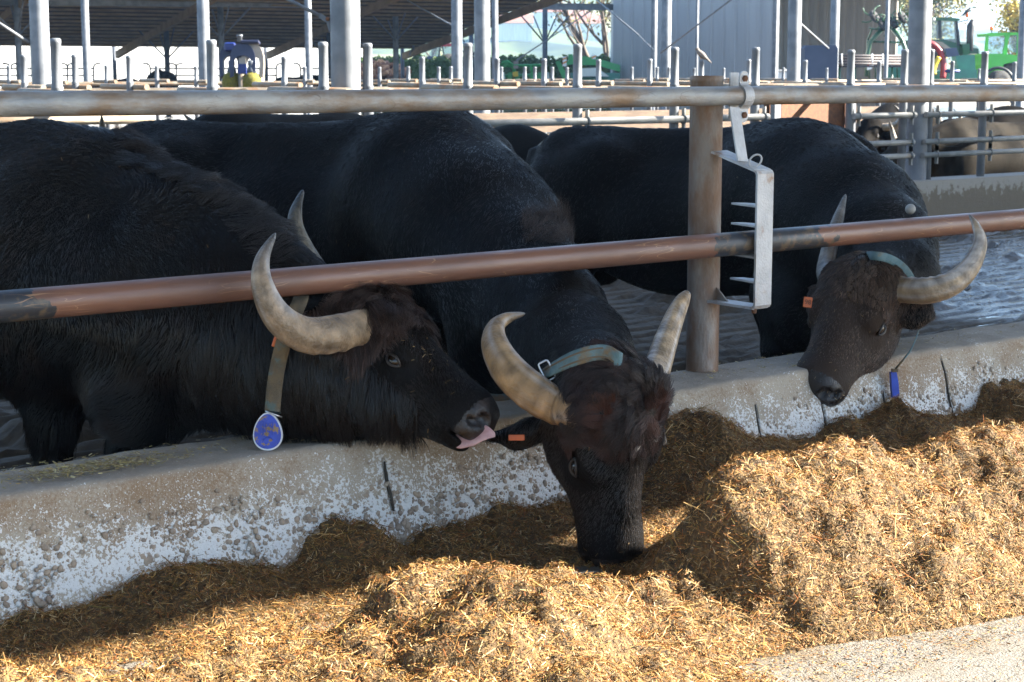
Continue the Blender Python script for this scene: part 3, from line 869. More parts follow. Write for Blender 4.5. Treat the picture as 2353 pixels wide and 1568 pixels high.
class Field:
    def __init__(s): s.p = []
    def ell(s, c, r, R=None, k=0.05, sub=False):
        s.p.append(('e', np.asarray(c, float), np.asarray(r, float) * np.ones(3), np.eye(3) if R is None else np.asarray(R, float), k, sub)); return s
    def cone(s, a, b, r1, r2, k=0.05, flat=None):
        s.p.append(('c', np.asarray(a, float), np.asarray(b, float), r1, r2, k, flat)); return s
    def mesh(s, fine_c, fine_h, fine=0.0075, coarse=0.024):
        lo = np.full(3, 1e9); hi = np.full(3, -1e9)
        for q in s.p:
            if q[0] == 'e':
                if q[5]: continue
                m = np.max(q[2]); a, b = q[1] - m, q[1] + m
            else:
                m = max(q[3], q[4]); a = np.minimum(q[1], q[2]) - m; b = np.maximum(q[1], q[2]) + m
            lo = np.minimum(lo, a); hi = np.maximum(hi, b)
        lo -= 0.06; hi += 0.06
        ax = []
        for i in range(3):
            fa, fb = fine_c[i] - fine_h[i], fine_c[i] + fine_h[i]
            v = list(np.arange(fa, fb, fine))
            st = fine; x = fa
            left = []
            while x > lo[i]:
                st = min(coarse, st * 1.25); x -= st; left.append(x)
            x = v[-1]; st = fine; right = []
            while x < hi[i]:
                st = min(coarse, st * 1.25); x += st; right.append(x)
            ax.append(np.array(left[::-1] + v + right))
        D = np.full([len(a) for a in ax], 0.5, np.float32)
        for q in s.p:
            if q[0] == 'e': m = np.max(q[2]) + q[4] + 0.06; a, b = q[1] - m, q[1] + m; k = q[4]
            else: m = max(q[3], q[4]) + q[5] + 0.06; a = np.minimum(q[1], q[2]) - m; b = np.maximum(q[1], q[2]) + m; k = q[5]
            sl_ = []
            for i in range(3):
                i0, i1 = np.searchsorted(ax[i], a[i]), np.searchsorted(ax[i], b[i]); sl_.append(slice(i0, i1))
            g = np.stack(np.meshgrid(ax[0][sl_[0]], ax[1][sl_[1]], ax[2][sl_[2]], indexing='ij'), -1)
            if g.size == 0: continue
            d = sd_ell(g, q[1], q[3], q[2]) if q[0] == 'e' else sd_cone(g, q[1], q[2], q[3], q[4], q[6])
            o = D[tuple(sl_)]
            if q[0] == 'e' and q[5]:
                h = np.clip(0.5 - 0.5 * (o + d) / k, 0, 1)
                D[tuple(sl_)] = o * (1 - h) + (-d) * h + k * h * (1 - h)
            else:
                h = np.clip(0.5 + 0.5 * (o - d) / k, 0, 1)
                D[tuple(sl_)] = o * (1 - h) + d * h - k * h * (1 - h)
        return surface_nets(D, ax)

def surface_nets(D, ax):
    s = D < 0
    nx, ny, nz = D.shape
    def c8(A):
        return [A[i:nx - 1 + i, j:ny - 1 + j, k:nz - 1 + k] for i in (0, 1) for j in (0, 1) for k in (0, 1)]
    S = c8(s)
    cnt = sum(x.astype(np.int8) for x in S)
    act = (cnt > 0) & (cnt < 8)
    idx = np.argwhere(act)
    vid = np.full(act.shape, -1, np.int64); vid[act] = np.arange(len(idx))
    acc = np.zeros((len(idx), 3)); num = np.zeros(len(idx))
    off = [(i, j, k) for i in (0, 1) for j in (0, 1) for k in (0, 1)]
    for a in range(8):
        for b in range(a + 1, 8):
            oa, ob = np.array(off[a]), np.array(off[b])
            if np.abs(oa - ob).sum() != 1: continue
            ia = idx + oa; ib = idx + ob
            da = D[ia[:, 0], ia[:, 1], ia[:, 2]].astype(float); db = D[ib[:, 0], ib[:, 1], ib[:, 2]].astype(float)
            m = (da < 0) != (db < 0)
            t = np.where(m, da / np.where(m, da - db, 1), 0)[:, None]
            pa = np.stack([ax[i][ia[:, i]] for i in range(3)], -1); pb = np.stack([ax[i][ib[:, i]] for i in range(3)], -1)
            acc += np.where(m[:, None], pa + (pb - pa) * t, 0); num += m
    V = acc / num[:, None]
    Q = []
    for a in range(3):
        b, c = (a + 1) % 3, (a + 2) % 3
        sl0 = [slice(1, -1)] * 3; sl0[a] = slice(0, -1)
        sl1 = [slice(1, -1)] * 3; sl1[a] = slice(1, None)
        s0 = s[tuple(sl0)]; s1 = s[tuple(sl1)]
        e = np.argwhere(s0 != s1)
        if not len(e): continue
        base = e.copy(); base[:, b] += 1; base[:, c] += 1
        st = s0[tuple(e.T)]
        qs = []
        for db, dc in ((-1, -1), (0, -1), (0, 0), (-1, 0)):
            w_ = base.copy(); w_[:, b] += db; w_[:, c] += dc
            qs.append(vid[tuple(w_.T)])
        q = np.stack(qs, -1)
        q = np.where(st[:, None], q, q[:, ::-1])
        Q.append(q)
    Q = np.concatenate(Q)
    Q = Q[(Q >= 0).all(1)]
    return V, Q

# ---- head in its own axes: f along the face, u out of the forehead, l to the animal's left
def frame_from(O, M, u0):
    f = unit(np.asarray(M) - np.asarray(O)); l = unit(np.cross(u0, f)); u = np.cross(f, l)
    return f, u, l

class Head:
    def __init__(s, O, M, u0, sc):
        s.O = np.asarray(O, float); s.f, s.u, s.l = frame_from(s.O, s.O + np.asarray(M, float), np.asarray(u0, float)); s.sc = sc
        s.R = np.stack([s.f, s.u, s.l])
    def __call__(s, f, u, l):
        return s.O + s.sc * (s.f * f + s.u * u + s.l * l)
    def loc(s, p):
        return ((np.asarray(p) - s.O) @ s.R.T) / s.sc

def add_head(F_, H, ears=(1, 1), mouth_open=0.0, dome=1.0):
    c = H.sc; R = H.R
    e = lambda p, r, k=0.04, sub=False: F_.ell(H(*p), np.array(r) * c, R, k * c, sub)
    cn = lambda a, b, r1, r2, k=0.04, flat=None: F_.cone(H(*a), H(*b), r1 * c, r2 * c, k * c, flat)
    e((0.07, -0.09, 0), (0.12, 0.105, 0.108))
    e((0.085, -0.045, 0), (0.12, 0.068 * dome, 0.108), 0.05)          # domed forehead
    for s in (1, -1):
        e((0.045, -0.070, 0.092 * s), (0.055, 0.052, 0.042), 0.05)      # horn boss
        e((0.175, -0.046, 0.092 * s), (0.062, 0.040, 0.036), 0.035)     # brow
        e((0.145, -0.170, 0.062 * s), (0.145, 0.105, 0.060), 0.06)      # cheek
        cn((0.25, -0.130, 0.070 * s), (0.37, -0.105, 0.050 * s), 0.034, 0.032, 0.05)
    cn((0.13, -0.105, 0), (0.42, -0.092, 0), 0.100, 0.062, 0.05)
    cn((0.15, -0.048, 0), (0.44, -0.062, 0), 0.050, 0.050, 0.045)
    cn((0.14, -0.235, 0), (0.39, -0.158, 0), 0.066, 0.047, 0.07)
    e((0.440, -0.088, 0), (0.070, 0.068, 0.084), 0.05)                  # muzzle
    for s in (1, -1):
        e((0.474, -0.078, 0.037 * s), (0.036, 0.046, 0.040), 0.03)
        e((0.455, -0.118, 0.045 * s), (0.045, 0.026, 0.036), 0.03)      # upper lip
    e((0.430, -0.160 - mouth_open * 0.6, 0), (0.066, 0.032, 0.052), 0.02)   # lower lip
    e((0.470, -0.142 - mouth_open * 0.3, 0), (0.062, 0.0042 + mouth_open * 0.35, 0.085), 0.008, True)
    for s in (1, -1):
        e((0.508, -0.064, 0.049 * s), (0.034, 0.019, 0.021), 0.010, True)
        e((0.492, -0.084, 0.071 * s), (0.026, 0.011, 0.016), 0.010, True)
        e((0.205, -0.086, 0.134 * s), (0.032, 0.023, 0.028), 0.020, True)
        e((0.205, -0.086, 0.100 * s), (0.028, 0.021, 0.022), 0.004)
        e((0.200, -0.068, 0.112 * s), (0.038, 0.009, 0.014), 0.014)     # upper lid fold
        e((0.205, -0.106, 0.108 * s), (0.034, 0.007, 0.012), 0.014)
    for s, on in ((1, ears[0]), (-1, ears[1])):
        if not (np.isscalar(on) and on == 0):
            a, b, t2 = (0.075, -0.135, 0.115 * s), (0.080, -0.160, 0.185 * s), (0.105, -0.180, 0.265 * s)
            if not np.isscalar(on):
                if len(on) == 2: a, t2 = tuple(on[0]), tuple(on[1])
                else: t2 = tuple(on)
                b = tuple((np.array(a) + np.array(t2)) / 2 + np.array([0, 0.01, 0]))
            fl = (unit(H.u * 0.8 + H.f * 0.6), 0.42)
            cn(a, b, 0.034, 0.054, 0.02, fl); cn(b, t2, 0.054, 0.016, 0.02, fl)

def add_body(F_, W, hd, tail=True, legs=True, zf=0.0, sc=1.0, lie=False):
    """W = world point on the withers, hd = heading; sizes for withers 1.15 m above the floor"""
    h = unit(np.array([hd[0], hd[1], 0])); lt = np.array([-h[1], h[0], 0]); up = np.array([0, 0, 1.0])
    R = np.stack([h, lt, up])
    b = lambda x, y, z: np.array([W[0], W[1], 0]) + sc * (h * x + lt * y) + up * (W[2] + sc * (z - 1.15))
    e = lambda p, r, k=0.09, RR=None: F_.ell(b(*p), np.array(r) * sc, R if RR is None else RR, k * sc)
    cn = lambda a, c, r1, r2, k=0.06, fl=None: F_.cone(b(*a), b(*c), r1 * sc, r2 * sc, k * sc, fl)
    e((-0.12, 0, 0.72), (0.42, 0.30, 0.37))
    e((-0.02, 0, 0.95), (0.32, 0.135, 0.195))
    e((-0.58, 0, 0.67), (0.62, 0.345, 0.345))
    e((-1.10, 0, 0.78), (0.37, 0.275, 0.29))
    cn((-0.1, 0, 1.02), (-1.25, 0, 1.0), 0.105, 0.10, 0.12)
    for s in (1, -1):
        e((0.06, 0.20 * s, 0.68), (0.19, 0.115, 0.30))
        e((-0.98, 0.19 * s, 0.95), (0.13, 0.08, 0.09), 0.14)
        e((-1.20, 0.17 * s, 0.68), (0.24, 0.135, 0.27))
        if legs:
            cn((0.06, 0.19 * s, 0.52), (0.07, 0.17 * s, 0.33), 0.095, 0.062)
            cn((0.07, 0.17 * s, 0.33), (0.05, 0.17 * s, 0.07), 0.055, 0.044)
            cn((0.05, 0.17 * s, 0.06), (0.07, 0.17 * s, 0.015), 0.05, 0.062, 0.03)
            cn((-1.16, 0.18 * s, 0.58), (-1.14, 0.19 * s, 0.44), 0.14, 0.10)
            cn((-1.14, 0.19 * s, 0.44), (-1.34, 0.17 * s, 0.33), 0.09, 0.058)
            cn((-1.34, 0.17 * s, 0.33), (-1.27, 0.17 * s, 0.07), 0.053, 0.045)
            cn((-1.27, 0.17 * s, 0.06), (-1.25, 0.17 * s, 0.015), 0.05, 0.06, 0.03)
    e((0.20, 0, 0.50), (0.19, 0.13, 0.19))
    if tail:
        cn((-1.42, 0, 0.98), (-1.50, 0, 0.72), 0.035, 0.025); cn((-1.50, 0, 0.72), (-1.47, 0.02, 0.36), 0.022, 0.03)
    return b, h, lt

def mesh_normals(V, Q):
    n = np.cross(V[Q[:, 2]] - V[Q[:, 0]], V[Q[:, 3]] - V[Q[:, 1]])
    ar = np.linalg.norm(n, axis=1) / 2
    vn = np.zeros_like(V)
    for k in range(4): np.add.at(vn, Q[:, k], n)
    vn /= np.maximum(np.linalg.norm(vn, axis=1), 1e-9)[:, None]
    return vn, ar, n

def sample_surface(V, Q, n, wfun=None):
    """random surface points that the camera side can see, inside or near the frame"""
    vn, ar, fn = mesh_normals(V, Q)
    ce = V[Q].mean(1)
    okf, d = in_frame(ce, 200, 200)
    facing = ((CAMP - ce) * fn).sum(1) / (np.linalg.norm(CAMP - ce, axis=1) * np.maximum(np.linalg.norm(fn, axis=1), 1e-12))
    w_ = ar * okf * (facing > -0.45)
    if wfun is not None: w_ = w_ * wfun(ce)
    w_ = w_ / w_.sum()
    fi = RNG.choice(len(Q), n, p=w_)
    a, b = RNG.random((n, 1)), RNG.random((n, 1))
    q = Q[fi]
    lerp = lambda A: (A[q[:, 0]] * (1 - a) + A[q[:, 1]] * a) * (1 - b) + (A[q[:, 3]] * (1 - a) + A[q[:, 2]] * a) * b
    p = lerp(V); N = lerp(vn); N /= np.linalg.norm(N, axis=1)[:, None]
    return p, N

def grow(p, N, flow, length, lift, curl=0.25, clump=0.5, k=5, seed=0, nsc=9.0, gravity=0.0):
    """strands of k points: start along the skin, follow flow, clumped by smooth noise"""
    n = len(p)
    T = flow - N * (flow * N).sum(1)[:, None]
    T /= np.maximum(np.linalg.norm(T, axis=1), 1e-6)[:, None]
    S = np.cross(N, T)
    ns = fbm(p * nsc, 3, seed)
    fine = RNG.normal(0, curl, n)
    a = ns * clump + fine * 0.45
    D = T * np.cos(a)[:, None] + S * np.sin(a)[:, None]
    lf = lift * RNG.uniform(0.5, 1.5, n)
    D0 = D + N * lf[:, None]; D0 /= np.linalg.norm(D0, axis=1)[:, None]
    L = length if not np.isscalar(length) else np.full(n, length)
    L = L * RNG.uniform(0.6, 1.25, n)
    pts = np.empty((n, k, 3)); pts[:, 0] = p - N * 0.002
    cur = pts[:, 0]; d_ = D0
    bendv = S * RNG.normal(0, curl * 0.5, n)[:, None] - N * (lf * 0.55)[:, None] + np.array([0, 0, -1.0]) * gravity
    for i in range(1, k):
        cur = cur + d_ * (L / (k - 1))[:, None]; pts[:, i] = cur
        d_ = d_ + bendv / (k - 1) * 1.5; d_ /= np.linalg.norm(d_, axis=1)[:, None]
    return pts

def tuft(pts, guides, pull):
    """draw strands towards their nearest guide strand so that the coat parts into locks"""
    from mathutils.kdtree import KDTree
    n, k, _ = pts.shape
    gi = RNG.choice(n, min(guides, n), replace=False)
    kd = KDTree(len(gi))
    for i, g in enumerate(gi): kd.insert(pts[g, 0], i)
    kd.balance()
    near = np.array([gi[kd.find(p)[1]] for p in pts[:, 0]])
    t = (np.linspace(0, 1, k) ** 1.3)[None, :, None] * (pull * RNG.uniform(0.5, 1.0, (n, 1, 1)))
    t[:, 0] = 0
    return pts * (1 - t) + pts[near] * t

def fur(name, parent, V, Q, n, flowf, lenf, m, base, var=0.45, lift=0.35, r=0.0006, wf=None, curl=0.25, clump=0.5, k=5, seed=0, nsc=9.0, gravity=0.0, tips=None, locks=0, pull=0.7):
    p, N = sample_surface(V, Q, n, wf)
    L = lenf(p)
    ok = L > 0.002
    p, N, L = p[ok], N[ok], L[ok]
    pts = grow(p, N, flowf(p, N), L, lift, curl, clump, k, seed, nsc, gravity)
    if locks: pts = tuft(pts, locks, pull)
    n = len(p)
    rad = np.linspace(1.0, 0.15, k)[None, :] * (r * RNG.uniform(0.7, 1.3, (n, 1)))
    col = np.array(base)[None] * (1 + var * fbm(p * 6, 3, seed + 3)[:, None]) * np.exp(RNG.normal(0, 0.55, (n, 1)))
    if tips is not None:
        f = np.clip(fbm(p * 14, 2, seed + 9) * 1.2, 0, 1)[:, None]
        col = col * (1 - f) + np.array(tips)[None] * f
    return fibres(name, pts, rad, m, parent, np.clip(col, 0.002, 1))

HORN_PAL = dict(base=(0.30, 0.215, 0.125), mid=(0.25, 0.205, 0.15), tip=(0.075, 0.07, 0.068))
def horn_mesh(parent, pts, rad, seed, ridge=0.06, flat=0.82, tipdark=0.75, flataxis=None, pal=None):
    pal = pal or HORN_PAL
    cpts = np.array(catmull(pts, 12)); m = len(cpts)
    t0 = np.linspace(0, 1, len(rad)); tt = np.linspace(0, 1, m)
    rr = np.interp(tt, t0, rad)
    nseg = 90
    ti = np.linspace(0, 1, nseg) ** 1.0
    C = np.stack([np.interp(ti, tt, cpts[:, i]) for i in range(3)], -1)
    for _ in range(2): C[1:-1] = (C[:-2] + 2 * C[1:-1] + C[2:]) / 4
    rr = np.interp(ti, tt, rr)
    rr[-3:] *= np.array([0.95, 0.78, 0.3])
    n = 22
    V = np.empty((nseg, n, 3)); Cc = np.empty((nseg, n, 3))
    side = None
    r_ = np.random.default_rng(seed)
    wav = np.cumsum(r_.uniform(0.5, 1.6, nseg)) * 1.05
    for i in range(nseg):
        d = unit(C[min(i + 1, nseg - 1)] - C[max(i - 1, 0)])
        if side is None:
            ref = np.asarray(flataxis, float) if flataxis is not None else perp(d)[0]
            side = unit(ref - d * (ref @ d))
        else: side = unit(side - d * (side @ d))
        up = np.cross(d, side)
        a = np.arange(n) * 2 * np.pi / n
        amp = ridge * max(0, 1 - ti[i] / 0.62)
        face = 0.6 + 0.4 * np.cos(a - 1.2)
        rg = 1 + amp * 0.85 * face * (1 - 2 * abs(math.sin(wav[i] * 0.5)) ** 0.6) + 0.012 * np.sin(3 * a + i * 0.1)
        V[i] = C[i] + (side[None] * (np.cos(a) * flat * rg)[:, None] + up[None] * (np.sin(a) * rg)[:, None]) * rr[i]
        nz = fbm(V[i] * 38, 3, seed) * 0.5 + 0.5
        streak = fbm(np.stack([a * 3, np.full(n, ti[i] * 3), np.full(n, seed)], -1), 3, seed + 5)
        t = ti[i]
        c = np.array(pal['base']) * (1 - t) + np.array(pal['mid']) * t
        dk = np.clip((t - tipdark) / (1 - tipdark), 0, 1) ** 0.7
        cc = c[None] * (1 - dk) + np.array(pal['tip'])[None] * dk
        cc = cc * (0.50 + 0.95 * nz[:, None]) * (1 + 0.45 * streak[:, None])
        cc = cc * (1 + 0.62 * amp / max(ridge, 1e-6) * ((1 - 2 * abs(math.sin(wav[i] * 0.5)) ** 0.6) * face)[:, None])
        gry = np.clip(streak * 1.5, 0, 0.6)[:, None]
        Cc[i] = cc * (1 - gry) + cc.mean(1, keepdims=True) * np.array([0.98, 1.0, 1.04]) * gry
    Vf = V.reshape(-1, 3); Cf = Cc.reshape(-1, 3)
    q = [(i * n + k, i * n + (k + 1) % n, (i + 1) * n + (k + 1) % n, (i + 1) * n + k) for i in range(nseg - 1) for k in range(n)]
    return raw_mesh('horn', Vf, q, 'horn', parent, True, np.clip(Cf, 0.01, 1))
attr_mat('horn', rough=0.48, spec=0.4, bump=0.5, bscale=110)

def ribbon(name, parent, pts, width, wdir, m, thick=0.0035, smooth=True):
    """flat strap through points; wdir list or single width direction"""
    P_ = np.array(catmull(pts, 8)); n = len(P_)
    V = []
    for i in range(n):
        d = unit(P_[min(i + 1, n - 1)] - P_[max(i - 1, 0)])
        wd = np.asarray(wdir, float) if np.ndim(wdir) == 1 else np.array([np.interp(i / (n - 1), np.linspace(0, 1, len(wdir)), np.array(wdir)[:, j]) for j in range(3)])
        wd = unit(wd - d * (wd @ d)); nn = np.cross(d, wd)
        for a, b in ((-1, -1), (-0.33, -1.15), (0.33, -1.15), (1, -1), (1, 1), (0.33, 1.15), (-0.33, 1.15), (-1, 1)):
            V.append(P_[i] + wd * a * width / 2 + nn * b * thick / 2)
    q = [(i * 8 + k, i * 8 + (k + 1) % 8, (i + 1) * 8 + (k + 1) % 8, (i + 1) * 8 + k) for i in range(n - 1) for k in range(8)]
    return raw_mesh(name, np.array(V), q, m, parent, smooth)

def skin_point(V, x, y, off=0.015, rad=7.0, dflt=None):
    """point just off the hide where the camera sees column x, row y"""
    q = V - CAMP; d = q @ FV
    px = CX + F * (q @ RT) / d; py = CY - F * (q @ UV) / d
    m = (np.abs(px - x) < rad) & (np.abs(py - y) < rad)
    if not m.any(): return P(x, y, dflt)
    return P(x, y, d[m].min() - off)

def eyes(parent, H, sides):
    for s in sides:
        c = H(0.205, -0.086, 0.106 * s); r = 0.0245 * H.sc
        eo = MB().ball(c, (r * 1.05, r, r), 18, 12, H.R).build('eye', 'eyeball', parent)
        out = unit(H.l * s)
        # lids: two arcs that frame the eyeball
        for sg, h in ((1, 0.0135), (-1, 0.0135)):
            pts = []
            for a in np.linspace(-1, 1, 11):
                ff = a * 0.026 * H.sc; uu = sg * h * H.sc * (1 - a * a) ** 0.8 
                zz = math.sqrt(max(0, (r * 1.04) ** 2 - min(ff * ff * 0.75 + uu * uu, (r * 1.0) ** 2)))
                pts.append(c + H.f * ff + H.u * uu + out * (zz + 0.0005))
            MB().tube(pts, [0.0028 * H.sc * (1.0 + 0.5 * (1 - abs(a))) for a in np.linspace(-1, 1, 11)], 8).build('eyelid', 'eyelid' if sg > 0 else 'eyelid_pale', eo)

def ear_tag(parent, c, wx, wy, w_, h_, text=None, nrm=None):
    nn = np.cross(wx, wy)
    o = MB().box(c, (w_, h_, 0.004), [wx, wy, nn], 0.0015).build('ear_tag', 'tag_orange', parent)
    if text:
        cu = bpy.data.curves.new('tag_number', 'FONT'); cu.body = text; cu.size = h_ * 0.62; cu.align_x = 'CENTER'; cu.align_y = 'CENTER'
        cu.extrude = 0.0003; cu.materials.append(MATS['ink'])
        tf = bpy.data.objects.new('tag_number', cu); COL.objects.link(tf)
        me = bpy.data.meshes.new_from_object(tf); bpy.data.objects.remove(tf)
        t = link('tag_number', me, o)
        if nn @ (CAMP - c) < 0: nn = -nn; wx = -wx
        M4 = Matrix(((wx[0], wy[0], nn[0]), (wx[1], wy[1], nn[1]), (wx[2], wy[2], nn[2]))).to_4x4()
        M4.translation = Vector(c + nn * 0.0028 - wloc(o))
        t.matrix_local = M4
    return o

def flow_body(b, h, lt, H=None, whorl=None, wr=0.35):
    """hair lies backward and down the flank; optional whorl centre"""
    def f(p, N):
        v = -h[None] * 0.55 + np.array([0, 0, -1.0])[None] * 0.85
        v = np.repeat(v, len(p), 0) if len(v) == 1 else v
        if whorl is not None:
            d = p - whorl; r = np.linalg.norm(d, axis=1)
            rad = d / np.maximum(r, 1e-5)[:, None]
            sw = np.cross(N, rad)
            w_ = np.exp(-(r / wr) ** 2)[:, None]
            v = v * (1 - w_) + (rad * 0.7 + sw * 0.9) * w_ * 1.3
        return v
    return f

def sel_head(H, grown=0.0):
    def w_(p):
        q = H.loc(p)
        return ((q[:, 0] > -0.06) & (q[:, 0] < 0.62) & (np.abs(q[:, 2]) < 0.3) & (q[:, 1] > -0.30)).astype(float)
    return w_

def face_len(H, base=0.016):
    def f(p):
        q = H.loc(p)
        L = np.full(len(p), base)
        L = L * np.clip((0.505 - q[:, 0] + 0.02 * fbm(p * 40, 2, 3)) / 0.16, 0.0, 1.0)                  # bare muzzle
        eye = np.minimum(np.linalg.norm(q - np.array([0.205, -0.085, 0.10]), axis=1), np.linalg.norm(q - np.array([0.205, -0.085, -0.10]), axis=1))
        L = L * np.clip((eye - 0.046) / 0.03, 0, 1)
        return L
    return f

def face_flow(H):
    def f(p, N):
        q = H.loc(p)
        # down the face towards the muzzle, spreading sideways below
        return H.f[None] * 0.8 - H.u[None] * 0.35 + H.l[None] * (np.tanh(q[:, 2] / 0.04) * 0.25)[:, None]
    return f

def assign_muzzle(o, V, Q, H, face=None):
    """bare, moist skin of the muzzle as a second material slot"""
    me = o.data
    me.materials.append(MATS['muzzle'])
    q = H.loc(V[Q].mean(1))
    idx = ((q[:, 0] > 0.462) & (q[:, 1] > -0.135) & (np.abs(q[:, 2]) < 0.12)).astype(np.int32)
    if face:
        me.materials.append(MATS[face])
        fz = (q[:, 0] > 0.02) & (np.abs(q[:, 2]) < 0.15) & (q[:, 1] > -0.28) & (idx == 0) & (q[:, 0] < 0.6)
        idx[fz] = 2
    me.polygons.foreach_set('material_index', idx[:len(me.polygons)])

def hay_bits(parent, V, Q, n, wf, size=0.012):
    p, N = sample_surface(V, Q, n, wf)
    p = p + N * 0.007
    T = RNG.normal(size=(n, 3)); T -= N * (T * N).sum(1)[:, None]; T /= np.linalg.norm(T, axis=1)[:, None]
    S = np.cross(N, T); L = size * RNG.uniform(0.3, 1.2, (n, 1)); W = 0.0016 * RNG.uniform(0.6, 1.3, (n, 1))
    v = np.stack([p - T * L / 2 - S * W / 2, p + T * L / 2 - S * W / 2, p + T * L / 2 + S * W / 2, p - T * L / 2 + S * W / 2], 1).reshape(-1, 3)
    pal = np.array([(0.25, 0.16, 0.07), (0.2, 0.12, 0.05), (0.34, 0.24, 0.13), (0.16, 0.11, 0.045)])
    raw_mesh('hay_bits', v, np.arange(n * 4).reshape(-1, 4), 'feed_straw', parent, False, np.repeat(pal[RNG.integers(0, 4, n)], 4, 0), 'stuff')

# ------------------------------------------------------------------ left buffalo, in profile, tongue out
W1 = onY(140, 288, 4.78)
H1 = Head((2.690, 3.8675, 0.6805), (0.2844, -0.7999, -0.5285), (0.4685, -0.365, 0.8045), 0.922)
b1 = thing('water_buffalo', 'leftmost black water buffalo in profile, licking its neighbour with pink tongue', 'buffalo', (W1[0], W1[1], 0), 'buffalo feeding at the fence')
F1 = Field()
bb, hh, ll = add_body(F1, W1, (0.45, -0.9))
NP = [(P(215, 610, 4.98), 0.36), (P(400, 668, 4.86), 0.285), (P(545, 735, 4.78), 0.235), (P(680, 800, 4.73), 0.185), (H1(0.03, -0.12, 0), 0.125)]
for (a, ra), (b_, rb) in zip(NP[:-1], NP[1:]):
    F1.cone(a, b_, ra, rb, 0.10, (FV, 0.72))
F1.ell(P(330, 905, 4.86), (0.15, 0.12, 0.13), None, 0.10)
F1.ell(P(790, 905, 4.72), (0.10, 0.08, 0.11), None, 0.08)      # throat
add_head(F1, H1, ears=(1, (-0.10, -0.19, -0.20)), mouth_open=0.008)
V, Q = F1.mesh(H1(0.2, -0.1, 0), (0.33, 0.33, 0.33))
body1 = raw_mesh('body', V, Q, 'hide', b1)
assign_muzzle(body1, V, Q, H1)
notface = lambda H: (lambda p: 1.0 - 0.999 * ((H.loc(p)[:, 0] > 0.0) & (np.abs(H.loc(p)[:, 2]) < 0.14) & (H.loc(p)[:, 1] > -0.27) & (H.loc(p)[:, 0] < 0.6)))
wh = P(238, 412, 4.62)
nearest = V[np.argmin(np.linalg.norm(V - wh, axis=1))]
fb = flow_body(bb, hh, ll, None, nearest, 0.30)
def neck_flow1(p, N):
    v = fb(p, N)
    # on the neck the coat runs towards the head and down
    x = (p - W1) @ RT
    w_ = np.clip((x - 0.35) / 0.3, 0, 1)[:, None]
    return v * (1 - w_) + (RT[None] * 0.35 + np.array([[0, 0, -1.0]])) * w_
fur('fur', b1, V, Q, 85000, neck_flow1, lambda p: 0.024 + 0.046 * np.clip((0.72 - p[:, 2]) / 0.4, 0, 1), 'hair_sheen', (0.0042, 0.0036, 0.0038), wf=notface(H1), seed=1, clump=0.85, nsc=7, r=0.0009, lift=0.28, locks=4500, pull=0.45, tips=(0.020, 0.012, 0.009))
fur('face_fur', b1, V, Q, 22000, face_flow(H1), face_len(H1, 0.022), 'hair_dark_brown', (0.0135, 0.0095, 0.008), wf=sel_head(H1), seed=4, r=0.00085, lift=0.3)
def crest1(p, N):
    q = H1.loc(p); return H1.f[None] * 0.6 - H1.u[None] * 0.6 - H1.l[None] * 0.3 + 0 * p
fur('forelock', b1, V, Q, 9000, crest1, lambda p: np.where((H1.loc(p)[:, 0] < 0.135) & (H1.loc(p)[:, 1] > -0.13), 0.085, 0), 'hair_brown', (0.036, 0.021, 0.016), wf=lambda p: sel_head(H1)(p) * (H1.loc(p)[:, 0] < 0.14) * (H1.loc(p)[:, 1] > -0.13), seed=6, locks=200, pull=0.8, clump=1.3, lift=0.55, r=0.0011, curl=0.4, nsc=22, gravity=0.25, k=7, tips=(0.085, 0.05, 0.036))
fur('beard', b1, V, Q, 9000, lambda p, N: -UP[None] + 0 * p, lambda p: np.where((H1.loc(p)[:, 1] < -0.13) & (H1.loc(p)[:, 0] < 0.33), 0.088, 0), 'hair_black', (0.009, 0.0075, 0.0075), wf=lambda p: ((H1.loc(p)[:, 1] < -0.13) & (H1.loc(p)[:, 0] < 0.33) & (H1.loc(p)[:, 0] > -0.25)).astype(float), seed=8, locks=260, pull=0.75, clump=0.35, lift=0.25, r=0.0010, nsc=25, gravity=0.6, k=6)
# crest of long hair on the nape
ridge_sel = lambda p: ((proj_y(p) < np.interp(proj_x(p), [300, 420, 500, 560, 640], [380, 440, 500, 580, 650])) & (proj_x(p) > 250) & (proj_x(p) < 640)).astype(float) + 1e-9
def proj_x(p):
    q = p - CAMP; return CX + F * (q @ RT) / (q @ FV)
def proj_y(p):
    q = p - CAMP; return CY - F * (q @ UV) / (q @ FV)
fur('mane', b1, V, Q, 5000, lambda p, N: RT[None] * 1.0 + UP[None] * 0.1 + 0 * p, lambda p: np.full(len(p), 0.07), 'hair_black', (0.016, 0.014, 0.015), wf=ridge_sel, seed=12, locks=150, pull=0.7, clump=1.2, lift=0.5, r=0.0007, nsc=18, k=6, tips=(0.017, 0.012, 0.010))
horn_mesh(b1, [skin_point(V, 884, 740, -0.08, 7, 4.63), skin_point(V, 845, 747, -0.03, 7, 4.57), P(765, 768, 4.48), P(700, 769, 4.40), P(640, 730, 4.35), P(605, 662, 4.335), P(602, 599, 4.36), P(633, 536, 4.41)], [0.041, 0.046, 0.0495, 0.047, 0.041, 0.031, 0.020, 0.005], 3, ridge=0.09, flataxis=FV, pal=dict(base=(0.36, 0.245, 0.14), mid=(0.27, 0.205, 0.145), tip=(0.10, 0.10, 0.105)))
horn_mesh(b1, [H1(0.05, -0.066, 0.095), P(800, 694, 4.86), P(745, 650, 4.94), P(705, 590, 4.98), P(680, 530, 5.0), P(680, 485, 5.02), P(696, 437, 5.05)], [0.036, 0.042, 0.040, 0.033, 0.026, 0.019, 0.006], 5, ridge=0.04, flataxis=FV, pal=dict(base=(0.20, 0.165, 0.115), mid=(0.16, 0.14, 0.11), tip=(0.035, 0.034, 0.035)))
